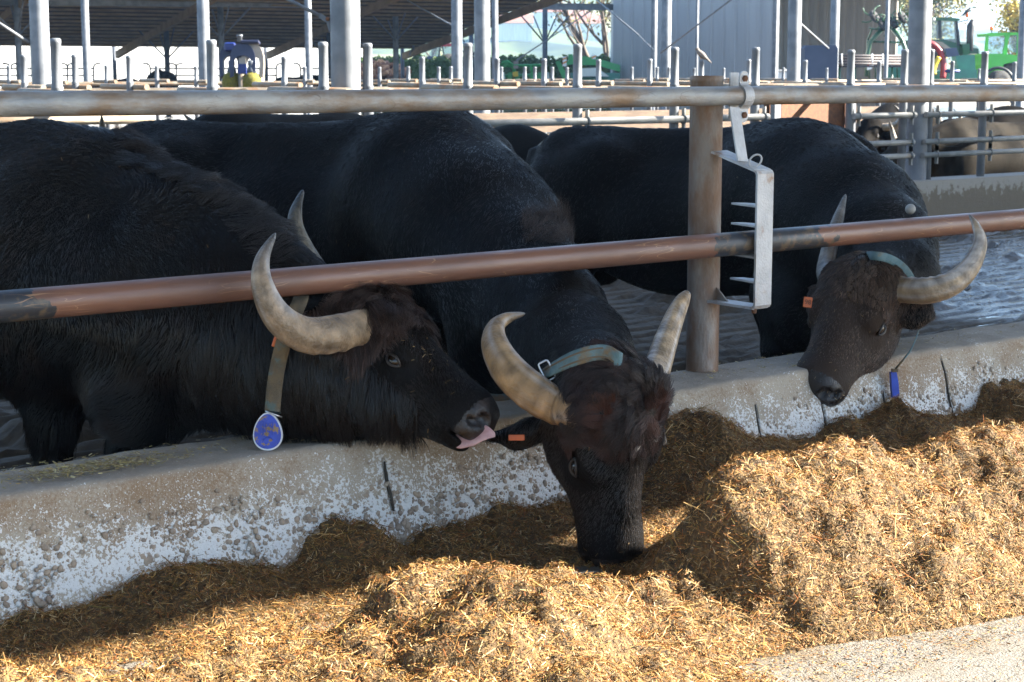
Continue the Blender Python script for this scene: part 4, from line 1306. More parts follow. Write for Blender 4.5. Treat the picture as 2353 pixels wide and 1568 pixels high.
eyes(b1, H1, (-1, 1))
hay_bits(b1, V, Q, 75, lambda p: ((H1.loc(p)[:, 0] > 0.19) & (H1.loc(p)[:, 0] < 0.40) & (H1.loc(p)[:, 1] > -0.062)) * 1.0 + ((H1.loc(p)[:, 0] > 0.1) & (H1.loc(p)[:, 1] < -0.1)) * 0.12 + 0.004)
# tongue curling out of the right side of the mouth
T0 = P(1040, 1020, 4.58); 
tp = [P(1035, 1012, 4.595), P(1060, 1015, 4.575), P(1092, 1004, 4.555), P(1118, 996, 4.545), P(1138, 1001, 4.54)]
tw = [0.014, 0.021, 0.026, 0.020, 0.006]
TV = []; C = np.array(catmull(tp, 6)); n = len(C)
for i in range(n):
    t = i / (n - 1); w_ = np.interp(t, np.linspace(0, 1, 5), tw)
    d = unit(C[min(i + 1, n - 1)] - C[max(i - 1, 0)]); wd = unit(UV * 0.9 + FV * 0.35); nn = np.cross(d, wd)
    for a in np.linspace(0, 2 * np.pi, 13)[:-1]:
        TV.append(C[i] + wd * math.cos(a) * w_ + nn * (math.sin(a) * 0.009 * (1 - t * 0.5) + 0.006 * math.cos(a) ** 2) - UV * 0.0 )
tq = [(i * 12 + k, i * 12 + (k + 1) % 12, (i + 1) * 12 + (k + 1) % 12, (i + 1) * 12 + k) for i in range(n - 1) for k in range(12)] + [tuple((n - 1) * 12 + k for k in (0, 3, 6, 9))]
raw_mesh('tongue', np.array(TV), tq, 'tongue', b1)
# collar with hanging oval tag
cs = ribbon('collar', b1, [P(700, 640, 4.95), skin_point(V, 690, 690, 0.03, 7, 4.7), skin_point(V, 665, 745, 0.03, 7, 4.56), skin_point(V, 643, 820, 0.03, 7, 4.55), skin_point(V, 632, 880, 0.035, 7, 4.55), P(626, 945, 4.56)], 0.040, [RT, RT, RT, RT, RT, RT], 'strap_brown')
ribbon('collar_back', cs, [P(700, 640, 4.95), P(690, 720, 5.0), P(660, 850, 4.92), P(640, 935, 4.75), P(626, 950, 4.585)], 0.040, RT, 'strap_teal')
tc = P(615, 992, 4.56)
poly = []
for a in np.linspace(0, 2 * np.pi, 33)[:-1]:
    rx = 0.0355 * (1.0 - 0.22 * math.sin(a)); ry = 0.047
    poly.append(tc + RT * rx * math.cos(a) + UV * ry * math.sin(a))
rim = MB().prism([tc + (p - tc) * 1.05 for p in poly], FV * 0.014).build('tag', 'tag_rim', cs)
face = MB().prism([tc + (p - tc) * 0.96 - FV * 0.002 for p in poly], FV * 0.008).build('tag_face', 'tag_blue', cs)
for i, (u_, v_) in enumerate(((-0.008, 0.0), (0.0, 0.002), (0.008, 0.001), (-0.015, 0.004), (0.015, 0.003))):
    MB().box(tc + RT * u_ + UV * (0.006 + v_) - FV * 0.003, (0.0028, 0.034, 0.003), [RT, UV, FV]).build('tag_ridge', 'tag_blue', cs)
MB().tube([tc - UV * 0.024 - FV * 0.003 + RT * 0.012 * math.cos(a) + UV * 0.010 * math.sin(a) for a in np.linspace(0.2, 2.9, 12)], 0.0018, 6).build('tag_ridge', 'tag_blue', cs)
MB().tube([P(610, 945, 4.555), P(626, 951, 4.55), P(648, 959, 4.56)], 0.0022, 8).build('wire_ring', 'steel', cs)
ear_tag(b1, skin_point(V, 640, 788, 0.025, 7, 4.6), unit(RT + UV * -0.3), unit(UV + RT * 0.3), 0.030, 0.028)

# ------------------------------------------------------------------ middle buffalo, head down in the feed
W2 = onY(1000, 263, 4.98)
H2 = Head((3.0250, 3.2330, 0.482), (0.0957, 0.0700, -0.9914), (-0.0531, -0.9941, -0.0947), 0.975)
b2 = thing('water_buffalo', 'middle black water buffalo with wide horns, muzzle down in the hay', 'buffalo', (W2[0], W2[1], 0), 'buffalo feeding at the fence')
F2 = Field()
bb, hh, ll = add_body(F2, W2, (0.42, -0.905), sc=1.02)
NP = [(P(985, 470, 6.05), 0.32), (P(1075, 545, 5.82), 0.27), (P(1165, 640, 5.58), 0.215), (P(1250, 735, 5.28), 0.17), (P(1320, 812, 4.98), 0.140), (H2(0.03, -0.12, 0), 0.125)]
for (a, ra), (b_, rb) in zip(NP[:-1], NP[1:]):
    F2.cone(a, b_, ra, rb, 0.10)
F2.cone(P(1010, 330, 6.05), P(1215, 500, 5.75), 0.10, 0.09, 0.10)
F2.ell(P(1130, 800, 5.5), (0.14, 0.12, 0.18), None, 0.10)
F2.ell(H2(0.02, -0.02, 0.0), (0.07, 0.07, 0.12), H2.R, 0.04)
add_head(F2, H2, ears=(1, (H2.loc(P(1290, 985, 4.70)), H2.loc(P(1122, 1004, 4.72)))), dome=1.25)
V, Q = F2.mesh(H2(0.2, -0.1, 0), (0.33, 0.33, 0.33))
body2 = raw_mesh('body', V, Q, 'hide', b2)
assign_muzzle(body2, V, Q, H2)
fb = flow_body(bb, hh, ll)
def flow2(p, N):
    v = fb(p, N); d = np.clip((5.9 - (p - CAMP) @ FV) / 0.5, 0, 1)[:, None]
    return v * (1 - d) + (unit(P(1330, 805, 4.98) - P(1105, 545, 5.72))[None] * 0.6 + np.array([[0, 0, -0.7]])) * d
fur('fur', b2, V, Q, 75000, flow2, lambda p: np.full(len(p), 0.024), 'hair_black', (0.0044, 0.0042, 0.0048), wf=notface(H2), seed=21, clump=0.8, nsc=6, r=0.0010, lift=0.26, locks=4500, pull=0.35, tips=(0.018, 0.013, 0.011))
fur('face_fur', b2, V, Q, 22000, face_flow(H2), face_len(H2, 0.020), 'hair_sleek', (0.011, 0.0088, 0.0082), var=0.2, wf=sel_head(H2), seed=24, r=0.00085, lift=0.3)
def crown(H, swirl=1.0, c=(0.05, 0.02, 0.035)):
    def f(p, N):
        q = H.loc(p); dq = q - np.array(c); 
        th = np.arctan2(dq[:, 2], dq[:, 0]); rr = np.hypot(dq[:, 0], dq[:, 2])
        a = th + swirl * 0.9 * np.exp(-rr / 0.08)
        return H.f[None] * np.cos(a)[:, None] + H.l[None] * np.sin(a)[:, None]
    return f
cr2 = lambda p: ((H2.loc(p)[:, 0] < 0.14) & (H2.loc(p)[:, 1] > -0.11) & (H2.loc(p)[:, 0] > -0.1)).astype(float)
fur('forelock', b2, V, Q, 17000, crown(H2), lambda p: np.where(cr2(p) > 0, 0.052, 0), 'hair_brown', (0.018, 0.0115, 0.010), wf=cr2, seed=26, locks=330, pull=0.8, clump=1.9, lift=0.40, r=0.0013, curl=0.35, nsc=20, gravity=0.15, k=7, tips=(0.072, 0.032, 0.023))
fur('nape_tuft', b2, V, Q, 2600, lambda p, N: RT[None] * 0.6 + UP[None] * 0.8 + 0 * p, lambda p: np.where((np.abs(proj_x(p) - 1270) < 75) & (proj_y(p) < 560), 0.06, 0), 'hair_brown', (0.03, 0.018, 0.014), wf=lambda p: ((np.abs(proj_x(p) - 1270) < 75) & (np.abs(proj_y(p) - 530) < 45)).astype(float) + 1e-9, seed=28, clump=1.2, lift=0.8, nsc=25, k=6)
horn_mesh(b2, [skin_point(V, 1358, 952, -0.09, 7, 4.6), skin_point(V, 1322, 946, -0.035, 7, 4.58), P(1285, 936, 4.54), P(1235, 909, 4.55), P(1172, 856, 4.58), P(1137, 795, 4.64), P(1139, 752, 4.69), P(1166, 731, 4.72), P(1207, 721, 4.74)], [0.040, 0.045, 0.048, 0.052, 0.049, 0.039, 0.028, 0.019, 0.006], 8, ridge=0.10, flataxis=FV, tipdark=0.85, pal=dict(base=(0.34, 0.20, 0.088), mid=(0.34, 0.225, 0.12), tip=(0.12, 0.10, 0.08)))
horn_mesh(b2, [skin_point(V, 1480, 905, -0.06, 7, 4.66), P(1508, 850, 4.68), P(1529, 788, 4.77), P(1552, 725, 4.86), P(1568, 692, 4.90), P(1581, 672, 4.93)], [0.040, 0.0385, 0.034, 0.0275, 0.0215, 0.010], 9, ridge=0.03, flataxis=FV, tipdark=0.93, pal=dict(base=(0.38, 0.28, 0.18), mid=(0.34, 0.225, 0.12), tip=(0.06, 0.055, 0.05)))
eyes(b2, H2, (-1, 1))
hay_bits(b2, V, Q, 130, lambda p: ((H2.loc(p)[:, 0] > 0.40) & (H2.loc(p)[:, 0] < 0.6)) * 1.0 + 0.02)
C2 = [skin_point(V, x, y, 0.030, 8, 4.9) for x, y in ((1232, 873), (1262, 852), (1325, 822), (1385, 810), (1422, 828))]
cs = ribbon('collar', b2, [P(1195, 910, 5.05), *C2, C2[-1] + FV * 0.05 + RT * 0.012 - UV * 0.012, C2[-1] + FV * 0.14 + RT * 0.02 - UV * 0.05], 0.040, [UV * 0.9 + RT * 0.3, UV * 0.9 + RT * 0.4, UV * 0.9 + RT * 0.3, UV, UV - FV * 0.2, UV, UV], 'strap_teal')
for off in (0.011, -0.011):
    ribbon('stripe', cs, [p + unit(UV + RT * 0.2) * off - FV * 0.0022 for p in C2], 0.0045, UV, 'strap_stripe', 0.0025)
bk = C2[1] - RT * 0.006; e1, e2 = unit(RT * 0.9 + UV * 0.45), unit(UV * 0.9 - RT * 0.45)
loop = [bk + e1 * 0.014 * math.copysign(min(1, abs(math.cos(a) * 1.3)), math.cos(a)) + e2 * 0.025 * math.copysign(min(1, abs(math.sin(a) * 1.3)), math.sin(a)) - FV * 0.004 for a in np.linspace(0, 2 * np.pi, 25)[:-1]]
MB().tube(loop, 0.0028, 8, closed=True).build('buckle', 'steel', cs)
ribbon('collar_back', cs, [P(1205, 905, 5.02), P(1150, 914, 5.05), P(1115, 911, 5.06)], 0.020, UV, 'strap_teal')
ear_tag(b2, skin_point(V, 1187, 1006, 0.022, 9, 4.66), RT, UV, 0.043, 0.016)

# ------------------------------------------------------------------ right buffalo, head turned back towards us
W3 = onY(1880, 280, 5.15)
H3 = Head((4.7445, 3.9147, 0.6506), (-0.7204, -0.1729, -0.6717), (-0.6475, -0.1795, 0.7406), 1.065)
b3 = thing('water_buffalo', 'rightmost black buffalo with brown face looking left beside the bracket post', 'buffalo', (W3[0], W3[1], 0), 'buffalo feeding at the fence')
F3 = Field()
bb, hh, ll = add_body(F3, W3, (0.40, -0.915), sc=0.97)
NP = [(P(1850, 455, 7.35), 0.32), (P(1950, 525, 6.98), 0.285), (P(2015, 580, 6.65), 0.205), (P(2045, 640, 6.42), 0.155), (H3(0.03, -0.12, 0), 0.125)]
for (a, ra), (b_, rb) in zip(NP[:-1], NP[1:]):
    F3.cone(a, b_, ra, rb, 0.10)
F3.ell(P(1850, 720, 7.0), (0.15, 0.12, 0.16), None, 0.10)
F3.ell(P(1815, 670, 7.15), (0.17, 0.15, 0.18), None, 0.10)
F3.cone(P(1800, 690, 7.12), P(1792, 800, 7.08), 0.105, 0.072, 0.06)
F3.cone(P(1792, 800, 7.08), P(1790, 872, 7.08), 0.068, 0.055, 0.04)
F3.ell(P(1760, 470, 7.62), (0.31, 0.31, 0.31), None, 0.16)
add_head(F3, H3, ears=((0.06, -0.175, 0.215), (0.05, -0.20, -0.20)), dome=1.1)
V, Q = F3.mesh(H3(0.2, -0.1, 0), (0.33, 0.33, 0.33), 0.0075, 0.026)
body3 = raw_mesh('body', V, Q, 'hide', b3)
assign_muzzle(body3, V, Q, H3, 'hide_brown')
fb = flow_body(bb, hh, ll)
fur('fur', b3, V, Q, 55000, fb, lambda p: np.full(len(p), 0.022), 'hair_black', (0.0044, 0.0041, 0.0045), wf=notface(H3), seed=31, clump=0.7, nsc=6, r=0.0011, lift=0.26, locks=4000, pull=0.35, tips=(0.017, 0.012, 0.010))
fur('face_fur', b3, V, Q, 22000, face_flow(H3), face_len(H3, 0.016), 'hair_dark_brown', (0.080, 0.052, 0.036), var=0.25, wf=sel_head(H3), seed=34, r=0.0010, lift=0.3)
cr3 = lambda p: ((H3.loc(p)[:, 0] < 0.17) & (H3.loc(p)[:, 1] > -0.12) & (H3.loc(p)[:, 0] > -0.1)).astype(float)
def part3(p, N):
    q = H3.loc(p); return H3.f[None] * 0.75 + H3.l[None] * (np.tanh(q[:, 2] / 0.05) * 0.45)[:, None]
fur('forelock', b3, V, Q, 12000, part3, lambda p: np.where(cr3(p) > 0, 0.030, 0), 'hair_brown', (0.085, 0.052, 0.035), wf=cr3, seed=36, locks=300, pull=0.7, clump=0.8, lift=0.35, r=0.0012, curl=0.25, nsc=18, k=6, tips=(0.10, 0.068, 0.045))
horn_mesh(b3, [skin_point(V, 2045, 664, -0.06, 7, 6.0), skin_point(V, 2075, 666, -0.012, 7, 5.97), P(2135, 668, 5.90), P(2190, 650, 5.90), P(2230, 612, 5.94), P(2252, 560, 6.0), P(2244, 522, 6.04), P(2227, 493, 6.08)], [0.044, 0.046, 0.046, 0.0415, 0.034, 0.025, 0.0165, 0.004], 12, ridge=0.10, flataxis=FV, tipdark=0.9, pal=dict(base=(0.37, 0.27, 0.165), mid=(0.35, 0.26, 0.17), tip=(0.13, 0.12, 0.11)))
horn_mesh(b3, [P(1915, 668, 6.2), P(1903, 640, 6.24), P(1898, 615, 6.36), P(1910, 555, 6.44), P(1927, 500, 6.50), P(1943, 447, 6.56)], [0.040, 0.037, 0.034, 0.029, 0.021, 0.006], 13, ridge=0.03, flataxis=FV, tipdark=0.8, pal=dict(base=(0.17, 0.135, 0.10), mid=(0.17, 0.14, 0.11), tip=(0.12, 0.11, 0.10)))
eyes(b3, H3, (-1, 1))
hay_bits(b3, V, Q, 190, lambda p: ((H3.loc(p)[:, 0] > 0.42) & (H3.loc(p)[:, 1] < -0.08)) * 1.0 + ((H3.loc(p)[:, 0] > 0.15) & (H3.loc(p)[:, 1] > -0.1)) * 0.25 + 0.004, 0.010)
cs = ribbon('collar', b3, [P(1975, 594, 6.2), *[skin_point(V, x, y, 0.022, 8, 6.08) for x, y in ((2005, 588), (2050, 598), (2088, 630))], P(2118, 690, 6.12), P(2114, 745, 6.10), P(2095, 800, 6.06), P(2057, 850, 6.02)], 0.030, [UV, UV, UV * 0.8 + RT * 0.4, UV * 0.6 + RT * 0.5 + FV * 0.3, FV + RT * 0.4, FV + RT * 0.3, FV + RT * 0.2, FV], 'strap_teal')
tb = P(2056, 885, 6.02)
MB().prism([tb + RT * x + UV * y for x, y in ((-0.013, 0.045), (0.006, 0.046), (0.013, 0.01), (0.016, -0.035), (0.006, -0.046), (-0.006, -0.044), (-0.010, -0.01))], FV * 0.03).build('tag', 'tag_blue_clean', cs)
MB().box(tb + UV * 0.05, (0.02, 0.012, 0.02), [RT, UV, FV]).build('tag_clip', 'strap_stripe', cs)
ear_tag(b3, skin_point(V, 1856, 695, 0.025, 9, 6.2), unit(RT - UV * 0.12), unit(UV + RT * 0.12), 0.030, 0.036, '98')

# ================================================================== PENS BEHIND
def mpp(d): return d / F          # metres per (wide) pixel at depth d
def at(x, y, d): return P(x, y, d)

# ---- rows of stall posts
def stall_row(name, label, Y, xs, top, r, zrail, sleeve=True, caps=True, pipes=True, seed=0):
    row = thing(name, label, 'fence', (onY(1200, 172, Y)[0], Y, 0))
    rr = np.random.default_rng(seed)
    for k, x in enumerate(xs):
        X = onY(x, 160, Y)[0]; zt = top + rr.uniform(-0.008, 0.008)
        prof = [(r * 1.14, 0.1), (r * 1.14, 1.205), (r * 1.16, 1.21), (r * 1.02, 1.216), (r * 0.99, zt - 0.03), (r * 1.03, zt - 0.028), (r * 1.03, zt - 0.010), (r * 0.85, zt - 0.002), (r * 0.5, zt)]
        p = MB().lathe((X, Y, 0), prof, 14).build('post', 'galv_clean', row)
        if pipes:
            yl = rr.uniform(0.45, 0.75); yn = rr.uniform(0.16, 0.34); zz = 1.175 + rr.uniform(-0.012, 0.012)
            MB().tube([(X + 0.04, Y - yn, zz), (X + 0.04, Y + yl, zz + 0.004), (X + 0.04, Y + yl + 0.03, zz - 0.002)], [r * 0.93, r * 0.93, r * 0.4], 12, cap=True).build('stall_pipe', 'galv_dirty', p)
    return row
A_X = [-60, 130, 487, 743, 845, 1075, 1327, 1550, 1736, 1955, 2078, 2138, 2262, 2420]
rowA = stall_row('stall_fence', 'nearest row of capped steel stall posts with horizontal pipes behind the buffalo', YA, A_X, 1.482, 0.030, 1.2, seed=1)
def arail(x0, x1, z, r=0.024, m='galv', Y=YA, par=rowA, posts=()):
    X0, X1 = onY(x0, 200, Y)[0], onY(x1, 200, Y)[0]
    o = MB().tube([(X0, Y - 0.05, z), (X1, Y - 0.05, z)], r, 14).build('rail', m, par)
    for px in posts:
        X = onY(px, 200, Y)[0] + 0.045
        c = MB()
        c.tube([(X, Y - 0.05 + (r + 0.006) * math.cos(a), z + (r + 0.006) * math.sin(a)) for a in np.linspace(0, 6.283, 13)[:-1]], 0.007, 6, closed=True)
        c.box((X, Y - 0.052, z + r + 0.028), (0.012, 0.03, 0.05)); c.box((X, Y - 0.052, z - r - 0.028), (0.012, 0.03, 0.05))
        c.build('clamp', 'galv', o)
arail(-150, 340, 1.03, 0.026, 'galv_dirty')
arail(-150, 360, 0.945, 0.024, 'galv', posts=(130,))
arail(1060, 1600, 0.962, 0.026, 'galv', posts=(1327, 1550))
arail(1640, 1755, 0.965, 0.026, 'galv', posts=(1736,))
arail(1952, 2094, 0.955, 0.024, 'galv', posts=(1955, 2078))
arail(2118, 2500, 0.955, 0.024, 'galv', posts=(2138, 2262))
arail(1952, 2092, 0.735, 0.022, 'galv', posts=(2078,))
arail(2116, 2500, 0.735, 0.022, 'galv', posts=(2138, 2262))
arail(1952, 2092, 0.625, 0.022, 'galv', posts=(2078,))
arail(2114, 2500, 0.625, 0.022, 'galv', posts=(2138, 2262))
MB().tube([(onY(1600, 190, YA + 0.5)[0], YA + 0.5, 1.185), (onY(2500, 190, YA + 0.5)[0], YA + 0.5, 1.185)], 0.03, 12).build('rail', 'galv_dirty', rowA)
stall_row('stall_fence', 'second row of capped stall posts, a dove sitting on one', 15.1, [55, 172, 297, 653, 970, 1142, 1250, 1375, 1493, 1612, 1720, 1850, 2020, 2188, 2331], 1.46, 0.029, 1.2, seed=2)
stall_row('stall_fence', 'farthest row of small capped stall posts in front of the machines', 25.0, [20, 130, 244, 360, 450, 700, 780, 872, 938, 1008, 1036, 1152, 1206, 1229, 1269, 1303, 1452, 1510, 1537, 1595, 1663, 1800, 1900, 2080, 2250], 1.42, 0.030, 1.2, seed=3)
for Y, z, lab in ((17.5, 1.10, 'rusty horizontal pipe rail across the pens behind the second post row'), (29.0, 1.12, 'far pipe rail across the pens below the machines')):
    o = MB().tube([(-6, Y, z), (70, Y, z)], 0.04, 12).build('pipe_rail', 'galv_dirty'); tag(o, lab, 'rail')
# rust-brown gate board and pale gate between the stalls
gx0, gx1 = onY(1758, 260, YA + 0.35)[0], onY(1965, 260, YA + 0.35)[0]
gate = thing('pen_gate', 'rusty brown sheet metal gate between two pale posts behind the right buffalo', 'gate', ((gx0 + gx1) / 2, YA + 0.35, 0))
MB().box(((gx0 + gx1) / 2, YA + 0.35, 0.62), (gx1 - gx0, 0.03, 1.0)).build('panel', 'rust', gate)
for px in (1782, 1955):
    MB().box((onY(px, 260, YA + 0.28)[0], YA + 0.28, 0.6), (0.07, 0.05, 1.1)).build('gate_post', 'galv_clean', gate)
# brown timber boards further back
bd = thing('board_barrier', 'low barrier of weathered brown boards behind the middle of the pens', 'barrier', (onY(1450, 260, 13)[0], 13, 0))
mat('old_wood', (0.16, 0.11, 0.075), (0.10, 0.07, 0.05), scale=4, rough=0.85, bump=0.4, bscale=40, stretch=(1, 1, 6))
for k in range(4):
    MB().box((onY(1500, 260, 13)[0], 13, 0.2 + 0.21 * k), (9.0, 0.04, 0.19)).build('board', 'old_wood', bd)

# ---- columns
def column(x, d, r, label, y0=-3, zt=6.0, m='galv_clean', braces=0, zb=2.6, group='round steel columns of the sheds'):
    p = P(x, 172, d)
    t = thing('steel_column', label, 'column', (p[0], p[1], -0.02), group)
    MB().lathe((p[0], p[1], -0.02), [(r * 1.9, 0), (r * 1.9, 0.03), (r * 1.02, 0.031), (r, 1.0), (r, zt)], 20).build('shaft', m, t)
    if braces:
        for s in (-1, 1):
            v = BP * s * 0.9
            MB().cyl(p + np.array([0, 0, zb - 0.9 - p[2]]), p + v + np.array([0, 0, zb - p[2]]), r * 0.32, 8).build('brace', m, t)
            MB().cyl(p + np.array([0, 0, zb - 0.9 - p[2]]), p + BR * s * 0.8 + np.array([0, 0, zb - p[2]]), r * 0.28, 8).build('brace', m, t)
    return p
BR = math.cos(math.radians(27.4)) * FW - math.sin(math.radians(27.4)) * RT
BP = math.sin(math.radians(27.4)) * FW + math.cos(math.radians(27.4)) * RT
dA = lambda x: proj(onY(x, 172, YA + 0.06))[2]
column(795, dA(795), 0.093, 'thick galvanized column left of centre with a bolted brace lug', group=None)
column(2110, dA(2110), 0.093, 'thick galvanized column standing on the far pen curb at the right', group=None)
for x, d, nm in ((95, 18.2, 'sunlit galvanized column near the left picture edge'), (1108, 21.8, 'half sunlit column between the middle stall posts'), (1823, 25.6, 'column in front of the open machine shed doorway')):
    column(x, d, 0.098, nm)
for x, d, nm in ((470, 33.5, 'brown-grey column just left of the cow brush'), (1050, 37.3, 'dark column beside the red tractor'), (1530, 41.1, 'pale-edged column in front of the grey clad building'), (1915, 44.9, 'column right of the dark blue cabinet'), (2346, 48.7, 'column at the right picture edge')):
    column(x, d, 0.115, nm)
for x, d, nm in ((200, 39.0, 'slim blue-grey column under the shed roof at left'), (710, 42.8, 'slim column right of the cow brush'), (1137, 46.6, 'slim column with hills behind it'), (1502, 50.4, 'slim column before the left part of the grey cladding')):
    column(x, d, 0.086, nm)
column(1600, 50.6, 0.045, 'thin downpipe in front of the grey clad wall', group=None)
column(2035, 44, 0.05, 'thin pole in front of the folded hay machine', group=None)
for x, d, nm in ((45, 46.8, 'braced column at the left end of the shed beam'), (510, 50.6, 'braced column behind the cow brush'), (910, 54.4, 'braced column near the open right end of the shed'), (1252, 58.2, 'dark braced column standing clear against the hills')):
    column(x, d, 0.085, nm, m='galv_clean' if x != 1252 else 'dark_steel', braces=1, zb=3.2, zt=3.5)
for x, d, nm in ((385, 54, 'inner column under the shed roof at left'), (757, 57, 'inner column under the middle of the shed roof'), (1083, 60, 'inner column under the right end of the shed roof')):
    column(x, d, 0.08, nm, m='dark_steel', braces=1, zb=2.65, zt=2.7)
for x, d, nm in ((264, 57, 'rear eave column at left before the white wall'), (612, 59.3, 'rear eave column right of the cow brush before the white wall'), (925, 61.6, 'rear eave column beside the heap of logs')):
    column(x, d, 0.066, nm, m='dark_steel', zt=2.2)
# lug and rods
def rod(a, b, r, label):
    o = MB().cyl(a, b, r, 8).build('brace_rod', 'galv_clean'); tag(o, label, 'rod', 'tension rods between columns')
lug = thing('brace_lug', 'bolted steel lug welded to the thick column left of centre', 'bracket', P(752, 50, 11.2))
dl = dA(795) - 0.05
MB().prism([P(735, 30, dl), P(760, 44, dl), P(763, 40, dl), P(763, 72, dl), P(756, 74, dl), P(750, 52, dl), P(731, 40, dl)], FV * 0.012).build('plate', 'galv_clean', lug)
MB().lathe(P(753, 44, dl - 0.001), [(0.014, 0), (0.014, 0.012), (0.008, 0.016)], 6, -FV, False).build('bolt', 'rust', lug)
rod(P(640, -12, dl), P(734, 36, dl), 0.011, 'bright tension rod running into the bolted lug')
rod(P(-20, 42, 17.8), P(66, 98, 18.1), 0.018, 'bright tension rod at the left picture edge')
rod(P(1185, 140, 52), P(1380, 10, 60), 0.02, 'thin tan rod rising to the right before the hills')
rod(P(1366, -4, 56), P(1468, 82, 46), 0.022, 'thin tan rod falling to the right over the grey cladding')
rod(P(1468, 82, 46), P(1503, 116, 43), 0.012, 'thin dark cable end below the falling rod')
rod(P(1518, 122, 40.5), P(1690, -8, 34), 0.018, 'long tan rod across the grey clad wall')
rod(P(1826, 44, 25.4), P(1905, 112, 44), 0.02, 'rod running from the doorway column to the blue cabinet')
rod(P(1050, 65, 45), P(925, -5, 52), 0.02, 'thin dark rod under the shed roof')

# ---- long shed with open roof and white concrete wall behind
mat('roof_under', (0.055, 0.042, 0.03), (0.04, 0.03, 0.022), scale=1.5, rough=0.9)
mat('purlin', (0.26, 0.19, 0.11), (0.19, 0.14, 0.085), scale=3, rough=0.85)
shed = thing('cattle_shed', 'long cattle shed roof on purlins, open at the sides', 'shed', P(400, 190, 56))
Pe = P(500, 106, 58)
def on_dir(base, d, x):
    # point base + t*d that projects to column x
    lo, hi = -60.0, 60.0
    for _ in range(60):
        m_ = (lo + hi) / 2
        if proj(base + d * m_)[0] < x: lo = m_
        else: hi = m_
    return base + d * lo
e0 = Pe - BP * 26; e1 = on_dir(Pe, BP, 955)
slope = 0.141
upv = -BR + np.array([0, 0, slope])
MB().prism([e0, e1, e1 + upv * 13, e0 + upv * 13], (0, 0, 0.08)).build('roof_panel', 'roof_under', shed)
for k in range(17):
    s = 0.25 + k * 0.62
    a, b = e0 + upv * s, e1 + upv * s - BP * 0.05
    MB().box((a + b) / 2 - np.array([0, 0, 0.05]), (np.linalg.norm(b - a), 0.10, 0.06), [BP, unit(upv), np.cross(BP, unit(upv))]).build('purlin', 'purlin', shed)
for x in (-90, 268, 614, 926):
    q = on_dir(Pe, BP, x)
    a, b = q + upv * 0.05, q + upv * 12.8
    MB().box((a + b) / 2 - np.array([0, 0, 0.31]), (0.12, np.linalg.norm(b - a), 0.22), [BP, unit(upv), np.cross(BP, unit(upv))]).build('rafter', 'purlin', shed)
a, b = P(-120, 2, 46.0), P(1423, 17, 57.0)
dd = unit(b - a)
sd_ = unit(np.cross(dd, UP))
MB().box((a + b) / 2, (np.linalg.norm(b - a), 0.14, 0.17), [dd, sd_, np.cross(sd_, dd)]).box((a + b) / 2 + UP * 0.09, (np.linalg.norm(b - a), 0.2, 0.02), [dd, sd_, np.cross(sd_, dd)]).box((a + b) / 2 - UP * 0.09, (np.linalg.norm(b - a), 0.2, 0.02), [dd, sd_, np.cross(sd_, dd)]).build('beam', 'galv_clean', shed)
MB().tube([P(950, 105, 59), P(950, 112, 59), P(943, 120, 59), P(941, 128, 59)], 0.035, 8).build('downspout', 'galv_clean', shed)
mat('white_wall', (0.80, 0.79, 0.76), (0.70, 0.69, 0.66), scale=0.8, rough=0.9, c3=(0.58, 0.56, 0.52), s3=3.0, t3=(0.58, 0.72), stretch=(2.5, 2.5, 0.25))
wall = thing('concrete_wall', 'bright white concrete panel wall behind the shed', 'wall', P(400, 190, 66))
w0, w1 = P(-140, 172, 62), P(838, 172, 68)
n = 15
for k in range(n):
    a = w0 + (w1 - w0) * k / n; b = w0 + (w1 - w0) * (k + 1) / n
    c = (a + b) / 2; ax = unit((b - a) * np.array([1, 1, 0])); ny = np.cross(UP, ax)
    MB().box((c[0], c[1], 1.5), (np.linalg.norm((b - a)[:2]) - 0.03, 0.16, 3.1), [ax, ny, UP]).build('wall_panel', 'white_wall', wall)
    MB().box((c[0], c[1], 2.28 - 0.7), (np.linalg.norm((b - a)[:2]) - 0.06, 0.175, 0.012), [ax, ny, UP]).build('joint_ridge', 'white_wall', wall)
# dark pipe barriers with hooped ends in front of it
def hoop_fence(xa, xb, d, label):
    t = thing('pipe_barrier', label, 'barrier', P((xa + xb) / 2, 190, d), 'dark hooped pipe barriers before the white wall')
    for y in (158, 174):
        MB().cyl(P(xa, y, d), P(xb, y, d), 0.022, 8).build('rail', 'dark_steel', t)
    for x, s in ((xa, 1), (xb, -1)):
        MB().tube(catmull([P(x, 200, d), P(x, 160, d), P(x - s * 2, 150, d), P(x - s * 7, 147, d), P(x - s * 16, 147, d)], 4), 0.026, 8).build('hoop', 'dark_steel', t)
hoop_fence(-60, 25, 50, 'dark pipe barrier with hooped end at the left picture edge')
hoop_fence(22, 155, 51, 'dark pipe barrier behind the leftmost capped posts')
hoop_fence(155, 215, 52, 'short dark pipe barrier behind the slim blue-grey column')
hoop_fence(345, 405, 53, 'short dark pipe barrier around the inner column')
hoop_fence(405, 635, 54, 'long dark pipe barrier behind the cow brush')
hoop_fence(690, 760, 55, 'dark pipe barrier behind the thick column')

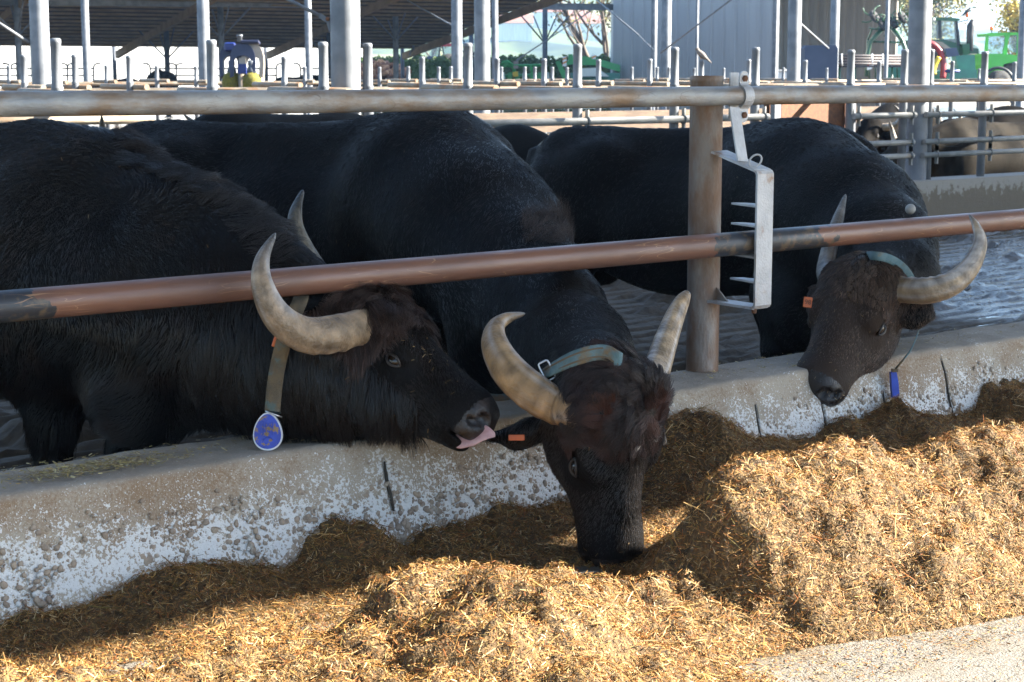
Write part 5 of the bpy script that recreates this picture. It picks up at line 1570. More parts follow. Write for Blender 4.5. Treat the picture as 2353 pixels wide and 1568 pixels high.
# ---- rotating cow brush on a post
mat('blue_paint', (0.008, 0.022, 0.14), (0.007, 0.018, 0.10), scale=5, rough=0.45)
mat('navy_paint', (0.016, 0.02, 0.05), (0.022, 0.026, 0.06), scale=5, rough=0.5)
mat('arch_tan', (0.22, 0.185, 0.145), (0.27, 0.23, 0.19), scale=5, rough=0.5)
mat('yellow_bristle', (0.16, 0.14, 0.008), (0.10, 0.085, 0.006), scale=30, rough=0.8, bump=0.8, bscale=60)
mat('white_plastic', (0.75, 0.75, 0.74), (0.66, 0.66, 0.65), scale=8, rough=0.5)
bd_ = 26.0
brush = thing('cow_brush', 'twin yellow cow brush under a blue and tan motor hood on a post', 'brush', P(555, 172, bd_) * np.array([1, 1, 0]))
pb_ = P(556, 172, bd_)
MB().cyl((pb_[0], pb_[1], 0), (pb_[0], pb_[1], 1.30), 0.055, 12).build('pole', 'galv_dirty', brush)
def arch(xc, d, w_px, col, name, wd, thick):
    o = []
    for a in np.linspace(math.pi, 0, 15):
        o.append(P(xc + w_px * math.cos(a), 150 - 48 * math.sin(a) ** 0.8 - 4, d))
    inn = [P(xc + (w_px - 9) * math.cos(a), 150 - 22 * math.sin(a) ** 0.7, d) for a in np.linspace(0, math.pi, 15)]
    lo = [P(xc + (w_px - 4) * s, y, d) for s, y in ((1, 172), (1, 178))]
    pts = o + [P(xc + w_px - 2, 178, d), P(xc + w_px - 10, 174, d)] + inn + [P(xc - w_px + 10, 174, d), P(xc - w_px + 2, 178, d)]
    MB().prism(pts, FV * thick).build(name, col, brush)
arch(529, bd_ + 0.1, 26, 'navy_paint', 'hood', 1, 0.10)
arch(580, bd_, 26, 'arch_tan', 'hood', 1, 0.16)
arch(557, bd_ - 0.03, 30, 'navy_paint', 'hood', 1, 0.04)
MB().box(P(530, 110, bd_ + 0.1), (0.17, 0.2, 0.13), [RT, FV, UP], 0.02).build('motor', 'blue_paint', brush)
MB().box(P(575, 98, bd_), (0.28, 0.16, 0.05), [RT, FV, UP], 0.012).build('motor_cover', 'navy_paint', brush)
MB().lathe(P(551, 96, bd_ - 0.05), [(0.035, 0), (0.035, 0.07), (0.045, 0.075), (0.045, 0.10)], 12).build('gear_head', 'galv_clean', brush)
MB().box(P(557, 143, bd_ - 0.13), (0.10, 0.02, 0.12), [RT, FV, UP]).build('label_plate', 'arch_tan', brush)
MB().box(P(557, 159, bd_ - 0.12), (0.12, 0.06, 0.14), [RT, FV, UP]).build('bracket', 'blue_paint', brush)
for x, dd_ in ((533, bd_ + 0.15), (578, bd_ + 0.05)):
    c = P(x, 186, dd_)
    prof = [(0.02, 0.2), (0.07, 0.19), (0.115, 0.14), (0.145, 0.05), (0.15, -0.05), (0.13, -0.16), (0.09, -0.2)][::-1]
    pr2 = []
    for i in range(12):
        t = i / 11; h = -0.2 + 0.32 * t
        pr2.append((np.interp(h, [-0.2, -0.1, 0.0, 0.08, 0.12], [0.10, 0.14, 0.15, 0.13, 0.07]) * (1 + 0.05 * (-1) ** i), h))
    bo = MB().lathe(c, pr2, 24).build('bristles', 'yellow_bristle', brush)
    MB().lathe(c + UP * 0.11, [(0.06, 0), (0.075, 0.02), (0.05, 0.09), (0.045, 0.10), (0.05, 0.13), (0.05, 0.18), (0.03, 0.19)], 14).build('spindle', 'dark_steel', brush)

# ---- grey clad building and machine shed
mat('cladding', (0.33, 0.345, 0.365), (0.295, 0.31, 0.33), scale=0.7, rough=0.55, metal=0.1, stretch=(1, 3, 0.3))
mat('cladding_dark', (0.33, 0.295, 0.25), (0.27, 0.24, 0.205), scale=0.7, rough=0.7, stretch=(1, 3, 0.3))
bldg = thing('clad_building', 'tall grey-blue metal clad building with a side door, right of the hills', 'building', (38.7, 39, -0.1))
XB, Y0, Y1 = 38.7, 35.4, 42.35
n = 14
for k in range(n):
    ya, yb = Y0 + (Y1 - Y0) * k / n, Y0 + (Y1 - Y0) * (k + 1) / n
    mb = MB(); wdt = yb - ya
    poly = [(XB, ya + 0.004, 0), (XB - 0.0, yb - 0.004, 0)]
    prof = [(0, 0.004), (0.0, 0.06), (-0.025, 0.08), (-0.025, 0.12), (0, 0.14), (0, wdt / 2 - 0.02), (-0.008, wdt / 2), (0, wdt / 2 + 0.02), (0, wdt - 0.004), (0.06, wdt - 0.004), (0.06, 0.004)]
    mb.prism([(XB + px, ya + py, -0.1) for px, py in prof], (0, 0, 7.5)); mb.build('cladding_panel', 'cladding', bldg)
MB().prism([(XB + 0.1, Y0 + 0.05, -0.1), (XB + 0.1, Y1, -0.1), (XB + 7.2, Y1 + 8, -0.1), (XB + 7.2, Y0 + 7.2, -0.1)], (0, 0, 7.4)).build('core', 'cladding', bldg)
MB().box((XB - 0.02, Y0 - 0.06, 3.6), (0.12, 0.14, 7.4)).build('corner_trim', 'galv_clean', bldg)
mshed = thing('machine_shed', 'open machine shed with dark corrugated back wall', 'shed', (50, 40, -0.1))
XS = 52.0; ya, yb = P(2082, 172, 64.8)[1], P(1740, 172, 70)[1]
n = 16
for k in range(n):
    y_0, y_1 = ya + (yb - ya) * k / n, ya + (yb - ya) * (k + 1) / n; wdt = y_1 - y_0
    prof = [(0, 0.004), (0.0, wdt * 0.35), (-0.05, wdt * 0.45), (-0.05, wdt * 0.85), (0, wdt * 0.95), (0, wdt - 0.004), (0.08, wdt - 0.004), (0.08, 0.004)]
    MB().prism([(XS + px, y_0 + py, -0.1) for px, py in prof], (0, 0, 6)).build('wall_panel', 'cladding_dark', mshed)
MB().prism([(XB + 6.6, ya - 3.2, 5.3), (XS + 2, ya - 3.2, 5.3), (XS + 2, yb + 2, 5.6), (XB + 6.6, yb + 2, 5.6)], (0, 0, 0.12)).build('roof_panel', 'roof_sheet', mshed)
mat('door_grey', (0.33, 0.37, 0.42), rough=0.6)
dr = MB().box(P(1788, 172, 58) * np.array([1, 1, 0]) + np.array([0, 0, 0.65]), (0.06, 0.55, 1.5), [FW, RT, UP]).build('door', 'door_grey', mshed)
MB().tube([P(1776, 196, 57.9), P(1776, 163, 57.9), P(1815, 162, 57.9)], 0.04, 6).build('door_frame', 'galv_clean', dr)
mat('navy_tank', (0.035, 0.05, 0.095), (0.045, 0.06, 0.11), scale=3, rough=0.5)
tk = P(1881, 172, 44) * np.array([1, 1, 0])
tank = thing('cabinet', 'dark blue cabinet standing beside the shed doorway', 'cabinet', tk)
s_ = mpp(44)
MB().prism([tk - FW * 0.3 + RT * x * s_ + UP * z for x, z in ((-38, 0), (38, 0), (38, 1.93), (33, 2.0), (-33, 2.0), (-38, 1.93))], FW * 0.6).build('case', 'navy_tank', tank)

# ================================================================== FARM MACHINES, FAR RIGHT AND CENTRE
mat('jd_green', (0.012, 0.07, 0.02), (0.010, 0.055, 0.016), scale=3, rough=0.4, coat=0.3)
mat('lime_green', (0.06, 0.42, 0.02), (0.05, 0.36, 0.02), scale=3, rough=0.4, coat=0.3)
mat('bright_green', (0.03, 0.30, 0.07), (0.025, 0.25, 0.06), scale=3, rough=0.45)
mat('tyre', (0.018, 0.018, 0.019), (0.03, 0.028, 0.026), scale=10, rough=0.85)
mat('yellow_paint', (0.55, 0.40, 0.01), (0.5, 0.36, 0.01), scale=4, rough=0.5)
mat('red_paint', (0.32, 0.02, 0.025), (0.26, 0.02, 0.02), scale=4, rough=0.45)
mat('black_plastic', (0.015, 0.015, 0.017), rough=0.5)
mat('beacon', (0.75, 0.12, 0.01), rough=0.25)
mat('pale_panel', (0.62, 0.66, 0.60), (0.55, 0.6, 0.55), scale=3, rough=0.5)
mat('steel_brown', (0.03, 0.022, 0.024), (0.045, 0.033, 0.033), scale=6, rough=0.6)
mat('teal_paint', (0.04, 0.20, 0.14), (0.035, 0.16, 0.12), scale=4, rough=0.5)
mat('stripe_red', (0.6, 0.04, 0.03), rough=0.5)
mat('stripe_orange', (0.7, 0.28, 0.06), rough=0.5)
def glass(name, tint):
    m = bpy.data.materials.new(name); m.use_nodes = True
    b = m.node_tree.nodes['Principled BSDF']
    b.inputs['Base Color'].default_value = (*tint, 1); b.inputs['Roughness'].default_value = 0.04
    b.inputs['Transmission Weight'].default_value = 0.75; b.inputs['IOR'].default_value = 1.1; b.inputs['Specular IOR Level'].default_value = 0.9
    MATS[name] = m
glass('cab_glass', (0.70, 0.82, 0.85))

def Q(x, y, d): return P(x, y, d)
def plate(pts, d, thick, dd=0.0):
    """outline given in picture columns/rows at distance d, with real depth thick (along the view)"""
    mb = MB(); mb.prism([P(x, y, d) for x, y in pts], FW * thick); return mb
def wheel(parent, x, y, d, r_px, width, rim):
    c = P(x, y, d); r = r_px * mpp(d)
    ax = unit(RT * 0.35 - FW)
    w_ = MB().lathe(c - ax * width / 2, [(r * 0.55, 0), (r * 0.93, 0.0), (r, width * 0.2), (r, width * 0.8), (r * 0.93, width), (r * 0.55, width)], 28, ax).build('wheel', 'tyre', parent)
    MB().lathe(c - ax * width * 0.45, [(r * 0.56, 0), (r * 0.56, width * 0.93), (r * 0.3, width * 0.9), (r * 0.12, width * 1.0)], 20, ax).build('rim', rim, w_)

# green tractor
d = 60.0
tr = thing('tractor', 'big dark green tractor with black exhaust, a bird on its beacon', 'tractor', P(2180, 172, d) * np.array([1, 1, 0]))
plate([(2085, 48), (2095, 43), (2150, 40), (2190, 41), (2205, 43), (2207, 47), (2202, 49), (2150, 47), (2090, 52)], d - 0.6, 1.5).build('cab_roof', 'jd_green', tr)
for pts, nm in (([(2092, 50), (2098, 50), (2098, 92), (2092, 94)], 'pillar'), ([(2157, 47), (2163, 47), (2164, 90), (2156, 90)], 'pillar'), ([(2196, 47), (2201, 48), (2207, 104), (2200, 106)], 'pillar')):
    plate(pts, d - 0.55, 0.12).build(nm, 'black_plastic', tr); plate([(x - 3, y) for x, y in pts], d + 0.75, 0.1).build(nm, 'black_plastic', tr)
plate([(2098, 50), (2157, 48), (2157, 89), (2098, 92)], d - 0.52, 0.02).build('window', 'cab_glass', tr)
plate([(2163, 48), (2196, 48), (2200, 100), (2163, 90)], d - 0.52, 0.02).build('window', 'cab_glass', tr)
plate([(2095, 92), (2200, 90), (2206, 104), (2206, 125), (2185, 130), (2092, 130)], d - 0.5, 1.3).build('cab_body', 'jd_green', tr)
plate([(2200, 96), (2222, 97), (2245, 106), (2252, 116), (2250, 136), (2204, 140)], d - 0.3, 0.9).build('bonnet', 'pale_panel', tr)
plate([(2206, 106), (2248, 112), (2250, 126), (2206, 132)], d - 0.34, 0.05).build('bonnet_stripe', 'jd_green', tr)
plate([(2095, 96), (2130, 92), (2165, 97), (2186, 112), (2192, 126), (2182, 124), (2165, 108), (2130, 102), (2098, 106)], d - 1.2, 0.6).build('fender', 'arch_tan', tr)
MB().tube([P(2228, 118, d - 0.6), P(2229, 80, d - 0.6), P(2231, 60, d - 0.6), P(2236, 46, d - 0.6)], [0.11, 0.12, 0.14, 0.08], 10).build('exhaust', 'black_plastic', tr)
plate([(2212, 102), (2228, 100), (2229, 135), (2213, 136)], d - 0.8, 0.4).build('filter_housing', 'jd_green', tr)
plate([(2205, 68), (2214, 70), (2216, 88), (2208, 90)], d - 0.9, 0.06).build('mirror', 'white_plastic', tr)
MB().tube([P(2200, 52, d), P(2215, 48, d - 0.3), P(2224, 47, d - 0.4)], 0.02, 6).build('mirror_arm', 'black_plastic', tr)
wheel(tr, 2128, 150, d - 0.9, 48, 0.5, 'yellow_paint'); wheel(tr, 2235, 160, d - 0.7, 36, 0.4, 'yellow_paint')
bc = MB().lathe(P(2222, 45, d - 0.3), [(0.015, 0), (0.015, 0.16), (0.05, 0.165), (0.05, 0.19)], 10).build('beacon_post', 'black_plastic', tr)
MB().lathe(P(2222, 36, d - 0.3), [(0.055, -0.05), (0.06, 0.0), (0.055, 0.06), (0.03, 0.09)], 12).build('beacon_lamp', 'beacon', bc)
for x in (2113, 2128, 2146):
    MB().lathe(P(x, 45, d - 0.62), [(0.05, 0), (0.05, 0.02), (0.03, 0.03)], 10, -FW).build('work_light', 'white_plastic', tr)
# lime green telehandler
d = 57.0
te = thing('telehandler', 'lime green telehandler with glazed cab beside the tractor', 'telehandler', P(2300, 172, d) * np.array([1, 1, 0]))
plate([(2267, 78), (2275, 76), (2318, 75), (2342, 75), (2342, 80), (2315, 82), (2268, 84)], d - 0.4, 1.2).build('cab_roof', 'lime_green', te)
for pts in ([(2267, 80), (2272, 82), (2269, 126), (2263, 126)], [(2310, 80), (2322, 76), (2316, 100), (2314, 128), (2304, 128), (2309, 100)], [(2338, 80), (2343, 80), (2343, 130), (2338, 130)]):
    plate(pts, d - 0.4, 0.12).build('pillar', 'lime_green', te)
plate([(2272, 84), (2310, 83), (2306, 124), (2269, 124)], d - 0.36, 0.02).build('window', 'cab_glass', te)
plate([(2320, 81), (2339, 80), (2339, 122), (2318, 118)], d - 0.36, 0.02).build('window', 'cab_glass', te)
plate([(2258, 124), (2305, 124), (2343, 128), (2343, 140), (2306, 148), (2303, 180), (2262, 182), (2256, 150)], d - 0.5, 1.4).build('chassis', 'lime_green', te)
plate([(2306, 150), (2345, 140), (2345, 178), (2304, 182)], d - 0.3, 1.1).build('engine_bay', 'steel_brown', te)
MB().tube([P(2264 + 30 + 34 * math.cos(a), 190 - 34 * math.sin(a), d - 0.7) for a in np.linspace(0.1, 2.9, 16)], 0.05, 8).build('mudguard', 'black_plastic', te)
wheel(te, 2294, 190, d - 0.7, 28, 0.35, 'lime_green')
bc = MB().cyl(P(2279, 76, d), P(2279, 70, d), 0.02, 8).build('beacon_post', 'black_plastic', te)
MB().lathe(P(2279, 66, d), [(0.06, -0.06), (0.065, 0.0), (0.055, 0.06), (0.03, 0.08)], 12).build('beacon_lamp', 'beacon', bc)
# red forage blower with yellow guard in front of the tractor
d = 50.0
bl = thing('forage_blower', 'farm blower with curved red spout and yellow guard before the tractor', 'implement', P(2165, 172, d) * np.array([1, 1, 0]))
MB().tube(catmull([P(2128, 102, d), P(2142, 102, d), P(2158, 116, d), P(2166, 134, d), P(2168, 155, d), P(2166, 180, d)], 5), 0.085, 12).build('spout', 'red_paint', bl)
MB().tube(catmull([P(2158, 132, d - 0.1), P(2150, 146, d - 0.1), P(2146, 160, d - 0.1), P(2147, 172, d - 0.1)], 5), 0.075, 8, flat=(FW, 0.4)).build('guard', 'yellow_paint', bl)
plate([(2100, 110), (2128, 106), (2150, 122), (2146, 176), (2100, 180)], d, 0.6).build('body', 'black_plastic', bl)
for x0, y0, x1, y1 in ((2118, 110, 2140, 176), (2140, 112, 2125, 170), (2105, 130, 2145, 128)):
    MB().cyl(P(x0, y0, d - 0.05), P(x1, y1, d - 0.05), 0.025, 8).build('strut', 'pale_panel', bl)
plate([(2172, 112), (2198, 110), (2204, 128), (2176, 132)], d - 0.1, 0.5).build('motor_box', 'navy_tank', bl)
plate([(2100, 172), (2195, 158), (2245, 160), (2245, 186), (2100, 190)], d + 0.4, 0.8).build('skid', 'teal_paint', bl)
MB().cyl(P(2172, 164, d - 0.2), P(2205, 164, d - 0.2), 0.045, 8).build('drive_shaft', 'blue_paint', bl)
plate([(2195, 128), (2240, 126), (2242, 165), (2205, 165)], d + 0.6, 0.5).build('hopper', 'teal_paint', bl)
# folded hay tedder
d = 52.0
td = thing('hay_tedder', 'folded green hay tedder with round rotors and curved tines', 'implement', P(2030, 172, d) * np.array([1, 1, 0]))
for pts in ([(1992, 176), (1994, 125), (2000, 96), (2032, 62)], [(2082, 176), (2082, 120), (2072, 92), (2046, 60)], [(2000, 96), (2080, 98)], [(1994, 92), (2004, 66), (2034, 70)], [(1994, 92), (1992, 128)]):
    MB().tube([P(x, y, d) for x, y in pts], 0.07 if pts[0][1] > 150 else 0.03, 8).build('arm', 'jd_green', td)
for cx, cy, ry in ((2009, 38, 11), (2028, 56, 9), (2074, 40, 13), (2054, 52, 9)):
    rt_ = MB().lathe(P(cx, cy, d - 0.1), [(0.02, -0.05), (0.20, -0.03), (0.20, 0.03), (0.05, 0.08)], 18, unit(RT * 0.6 + UP * 0.5 - FW * 0.6)).build('rotor', 'tyre', td)
    for k in range(5):
        a = k * 1.257 + cx
        ca, sa = math.cos(a), math.sin(a)
        MB().tube(catmull([P(cx, cy, d - 0.15), P(cx + 14 * ca, cy + 12 * sa, d - 0.2), P(cx + 25 * ca - 5 * sa, cy + 20 * sa + 6 * ca, d - 0.15), P(cx + 31 * ca - 14 * sa, cy + 24 * sa + 14 * ca, d - 0.1)], 4), 0.02, 6).build('tine_arm', 'jd_green', rt_)
for x in (1996, 2010, 2024, 2060, 2076):
    MB().cyl(P(x, 128, d), P(x + 2, 182, d), 0.025, 6).build('strut', 'jd_green', td)
plate([(2040, 144), (2082, 146), (2084, 182), (2038, 182)], d + 0.1, 0.5).build('gearbox', 'teal_paint', td)
for x in (1998, 2078):
    pl = plate([(x - 6, 140), (x + 5, 136), (x + 6, 158), (x - 5, 162)], d - 0.3, 0.03).build('warning_plate', 'white_plastic', td)
    plate([(x - 5, 146), (x + 5, 138), (x + 5, 146), (x - 5, 155)], d - 0.305, 0.012).build('stripe', 'stripe_red', pl)
# bundle of steel pipes on trestles
d = 46.0
pipes = thing('pipe_bundle', 'bundle of dark steel pipes strapped on trestles before the shed', 'pipes', P(1990, 172, d) * np.array([1, 1, 0]))
for r_ in range(4):
    for c_ in range(3):
        y = 128 + r_ * 6.2
        MB().cyl(P(1905 + 2 * c_, y, d + c_ * 0.09), P(2085 + 4 * c_, y + 1.2, d + 1.2 + c_ * 0.09), 0.034, 10).build('pipe', 'steel_brown', pipes)
for x in (1934, 2004, 2028):
    MB().tube([P(x, 124, d - 0.06), P(x + 1, 152, d - 0.06)], 0.018, 6).build('strap', 'white_plastic', pipes)
MB().box(P(1990, 153, d + 0.4), (2.0, 0.3, 0.05), [RT, FW, UP]).build('trestle_bar', 'steel_brown', pipes)
for x in (1930, 1965, 2050):
    MB().cyl(P(x, 153, d + 0.3), P(x, 153, d + 0.3) * np.array([1, 1, 0]), 0.03, 8).build('trestle_leg', 'jd_green', pipes)
# long green mower with striped boards
d = 56.0
mw = thing('green_mower', 'long light green mower with striped warning boards beside the grey building', 'implement', P(1355, 172, d) * np.array([1, 1, 0]))
plate([(1305, 140), (1312, 130), (1345, 130), (1372, 134), (1425, 150), (1425, 166), (1372, 150), (1330, 150)], d, 0.5).build('boom', 'bright_green', mw)
plate([(1276, 142), (1286, 140), (1306, 178), (1294, 182)], d - 0.1, 0.3).build('arm', 'bright_green', mw)
plate([(1300, 142), (1330, 138), (1332, 146), (1302, 150)], d - 0.1, 0.3).build('arm', 'bright_green', mw)
plate([(1326, 158), (1372, 156), (1400, 176), (1330, 176)], d - 0.3, 0.5).build('deck', 'pale_panel', mw)
plate([(1312, 168), (1425, 168), (1425, 190), (1312, 190)], d, 0.8).build('chassis', 'teal_paint', mw)
plate([(1306, 125), (1316, 125), (1316, 140), (1306, 142)], d + 0.1, 0.3).build('hitch', 'bright_green', mw)
for x, y in ((1297, 130), (1364, 126)):
    h = 23 if x < 1300 else 10
    pl = plate([(x - 4, y), (x + 5, y), (x + 5, y + h), (x - 4, y + h)], d - 0.4, 0.03).build('warning_board', 'white_plastic', mw)
    for k in range(2 if h > 12 else 1):
        plate([(x - 4, y + 5 + k * 9), (x + 5, y + 1 + k * 9), (x + 5, y + 5 + k * 9), (x - 4, y + 9 + k * 9)], d - 0.405, 0.012).build('stripe', 'stripe_orange', pl)
# small green seed drill
d = 57.0
sd2 = thing('seed_drill', 'small green implement with yellow hopper and pale boards before the hedge', 'implement', P(1190, 172, d) * np.array([1, 1, 0]))
for pts in ([(1150, 150), (1165, 142), (1180, 150), (1182, 175)], [(1165, 152), (1250, 150)], [(1160, 175), (1260, 172)], [(1176, 150), (1184, 168)], [(1220, 150), (1222, 176)]):
    MB().tube([P(x, y, d) for x, y in pts], 0.05, 8).build('frame_bar', 'bright_green', sd2)
plate([(1152, 140), (1172, 138), (1176, 150), (1156, 156)], d, 0.3).build('hitch', 'bright_green', sd2)
for y in (141, 151):
    plate([(1180, y), (1191, y), (1191, y + 7), (1180, y + 7)], d - 0.2, 0.03).build('board', 'arch_tan', sd2)
plate([(1178, 166), (1190, 164), (1191, 176), (1179, 177)], d - 0.3, 0.25).build('hopper', 'yellow_paint', sd2)
for k in range(7):
    x = 1150 + k * 17
    plate([(x, 168), (x + 9, 166), (x + 11, 182), (x - 1, 183)], d - 0.1, 0.25).build('coulter', 'bright_green' if k % 3 else 'pale_panel', sd2)
# red tractor beyond the hedge
d = 74.0
rt2 = thing('tractor', 'red-roofed tractor with rounded cab windows beyond the hedge', 'tractor', P(1020, 172, d) * np.array([1, 1, 0]))
plate([(1010, 103), (1016, 100), (1048, 100), (1052, 104), (1050, 106), (1012, 107)], d - 0.4, 1.4).build('cab_roof', 'red_paint', rt2)
for pts in ([(1010, 106), (1013, 106), (1010, 134), (1006, 134)], [(1015, 106), (1018, 106), (1022, 132), (1019, 132)], [(1042, 106), (1045, 106), (1046, 134), (1042, 134)]):
    plate(pts, d - 0.4, 0.1).build('pillar', 'black_plastic', rt2)
plate([(983, 134), (988, 120), (996, 110), (1006, 106), (1010, 106), (1007, 134)], d - 0.2, 0.04).build('windscreen', 'cab_glass', rt2)
plate([(1018, 107), (1042, 107), (1042, 126), (1020, 126)], d - 0.38, 0.02).build('window', 'cab_glass', rt2)
plate([(980, 130), (1046, 128), (1050, 146), (980, 146)], d - 0.3, 1.1).build('chassis', 'navy_tank', rt2)
plate([(1044, 122), (1050, 122), (1050, 134), (1044, 134)], d - 0.5, 0.2).build('lamp', 'stripe_orange', rt2)
wheel(rt2, 1030, 150, d - 0.6, 26, 0.5, 'red_paint'); wheel(rt2, 985, 158, d - 0.6, 18, 0.4, 'red_paint')
# heap of logs
mat('log_bark', (0.30, 0.13, 0.07), (0.19, 0.085, 0.05), scale=6, rough=0.9)
mat('log_end', (0.50, 0.27, 0.14), (0.42, 0.2, 0.1), scale=6, rough=0.9)
lg = thing('log_heap', 'heap of reddish split logs before the hedge', 'logs', P(880, 172, 64) * np.array([1, 1, 0]))
LM = []
for k, m in enumerate(('log_bark', 'log_end')):
    mb = MB().lathe((0, 0, 0), [(0.9, -1), (1.0, -0.8), (1.0, 0.8), (0.9, 1)], 7, (1, 0, 0)); V = np.concatenate(mb.v)
    me = bpy.data.meshes.new('log'); me.from_pydata(V.tolist(), [], mb.f); me.materials.append(MATS[m]); LM.append(me)
for k in range(150):
    x = RNG.uniform(832, 935); hmax = np.interp(x, [826, 860, 900, 940], [30, 34, 30, 8]); y = 178 - RNG.random() * hmax
    p = P(x, y, 64 + RNG.uniform(-0.5, 0.6) + (178 - y) * 0.02)
    o = link('log', LM[k % 2], lg, tuple(p - wloc(lg))); s = RNG.uniform(0.05, 0.09); o.scale = (RNG.uniform(0.15, 0.3), s, s); o.rotation_euler = (RNG.uniform(0, 3), RNG.normal(0, 0.35), RNG.uniform(0, 3))
# ---- hedge and trees
mat('leaf_green', (0.05, 0.10, 0.018), (0.085, 0.14, 0.025), scale=2.0, rough=0.6)
mat('leaf_yellow', (0.42, 0.30, 0.03), (0.30, 0.26, 0.04), scale=1.5, rough=0.6)
mat('leaf_olive', (0.16, 0.15, 0.035), (0.10, 0.11, 0.03), scale=1.5, rough=0.6)
mat('bark', (0.11, 0.085, 0.065), (0.07, 0.055, 0.042), scale=8, rough=0.9, bump=0.5, bscale=30)
def leaves(name, parent, C, size, m):
    n = len(C)
    a = RNG.normal(size=(n, 3)); a /= np.linalg.norm(a, axis=1)[:, None]
    b = RNG.normal(size=(n, 3)); b -= a * (a * b).sum(1)[:, None]; b /= np.linalg.norm(b, axis=1)[:, None]
    s = size * RNG.uniform(0.6, 1.4, (n, 1))
    v = np.stack([C - a * s, C + b * s * 0.55, C + a * s, C - b * s * 0.55], 1).reshape(-1, 3)
    return raw_mesh(name, v, np.arange(n * 4).reshape(-1, 4), m, parent, False)
hd = thing('hedge', 'clipped green hedge running between the shed and the grey building', 'hedge', P(1130, 172, 68) * np.array([1, 1, 0]))
h0, h1 = P(810, 172, 66), P(1480, 172, 70)
n = 26000
t = RNG.random(n); C = h0[None] * (1 - t[:, None]) + h1[None] * t[:, None]
htop = 1.95 + 0.10 * fbm(np.stack([t * 60, t * 0, t * 0], -1), 3, 2)
C[:, 2] = RNG.random(n) ** 0.75 * htop
C += FW[None] * RNG.uniform(-0.45, 0.45, (n, 1))
leaves('foliage', hd, C, 0.075, 'leaf_green')
MB().box(((h0 + h1) / 2 * np.array([1, 1, 0]) + UP * 0.85), (np.linalg.norm(h1 - h0), 0.6, 1.7), [unit((h1 - h0) * np.array([1, 1, 0])), np.cross(UP, unit((h1 - h0) * np.array([1, 1, 0]))), UP]).build('inner_branches', 'leaf_green', hd)
def tree(label, base, height, nbr, leafm=None, nleaf=0, lsize=0.06, seed=0, spread=0.55, trunk=0.14, group=None):
    r = random.Random(seed)
    t = thing('tree', label, 'tree', base, group)
    tk_ = MB(); br_ = MB(); tips = []
    def grow_(p, d, L, rad, depth):
        pts = [p]; q = p; dd = d
        for i in range(4):
            dd = unit(dd + np.array([r.gauss(0, 0.13), r.gauss(0, 0.13), r.gauss(0.02, 0.08)])); q = q + dd * L / 4; pts.append(q)
        (tk_ if depth == 0 else br_).tube(pts, [rad * (1 - 0.12 * i) for i in range(5)], 7 if depth < 2 else 5)
        if depth >= 4: tips.append(pts[2]); tips.append(q); return
        for k in range(nbr if depth else nbr + 2):
            i = r.choice([1, 2, 3, 4, 4]) if depth else r.choice([2, 3, 4, 4])
            nd = unit(dd + np.array([r.gauss(0, spread), r.gauss(0, spread), r.gauss(0.12, 0.3)]))
            grow_(pts[i], nd, L * r.uniform(0.5, 0.78), rad * 0.5, depth + 1)
    grow_(np.array(base, float), unit(np.array([r.gauss(0, 0.05), r.gauss(0, 0.05), 1])), height * 0.42, trunk, 0)
    tk_.build('trunk', 'bark', t); br_.build('branches', 'bark', t)
    if leafm:
        T = np.array(tips); ci = RNG.integers(0, len(T), nleaf)
        leaves('crown', t, T[ci] + RNG.normal(0, 0.35, (nleaf, 3)), lsize, leafm)
    return t
z0 = np.array([1, 1, 0])
tree('tall bare tree leaning over the hedge left of the grey building', P(1382, 172, 74) * z0, 9.5, 3, 'leaf_olive', 260, 0.09, 3, 0.45, 0.17)
tree('bare tree with a few leaves close against the grey building', P(1400, 172, 82) * z0, 8.5, 3, 'leaf_olive', 1500, 0.10, 9, 0.5, 0.16)
tree('leafless scrubby tree behind the red tractor', P(985, 172, 92) * z0, 5.2, 3, 'leaf_olive', 260, 0.08, 5, 0.6, 0.10)
tree('yellow autumn tree rising above the telehandler', P(2330, 172, 82) * z0, 5.0, 3, 'leaf_yellow', 4200, 0.085, 12, 0.5, 0.14)
tree('yellowing tree behind the tractor and hay tedder', P(2068, 172, 90) * z0, 8.5, 3, 'leaf_olive', 3200, 0.10, 15, 0.5, 0.15)
tree('slender yellowing tree seen just right of the thick column', P(2150, 172, 98) * z0, 8.0, 3, 'leaf_yellow', 2200, 0.09, 18, 0.45, 0.12)
# ---- hills
mat('hill_ground', (0.012, 0.028, 0.018), (0.06, 0.085, 0.03), scale=0.014, rough=0.95, thr=(0.45, 0.55), c3=(0.13, 0.13, 0.06), s3=0.008, t3=(0.53, 0.57))
na, nr = 220, 90
def hill_height(A_, R_, pos_):
    e = np.interp(A_.ravel(), [-0.85, -0.3, 0.02, 0.10, 0.18, 0.24, 0.30, 0.85], [0.10, 0.095, 0.082, 0.068, 0.045, 0.027, 0.022, 0.03]).reshape(A_.shape)
    tt = np.clip((R_ - 330) / 1000, 0, 1)
    return (R_ * e * tt ** 0.7 * (1 - 0.15 * np.clip((R_ - 1250) / 200, 0, 1)) + 9 * fbm(pos_ / 150.0, 4, 3) * np.clip((R_ - 300) / 400, 0, 1)
            + 2.6 * fbm(pos_ / 16.0, 3, 8) * np.clip((R_ - 330) / 300, 0, 1) - 1.0)
aa = np.linspace(-0.8, 0.8, na); rr_ = np.linspace(260, 1420, nr)
Aa, Rr = np.meshgrid(aa, rr_, indexing='ij')
pos = (np.cos(Aa)[..., None] * FW + np.sin(Aa)[..., None] * RT) * Rr[..., None]
pos[..., 2] = hill_height(Aa, Rr, pos.copy())
o = grid_mesh('hills', pos.reshape(-1, 3), na, nr, 'hill_ground'); o['kind'] = 'structure'
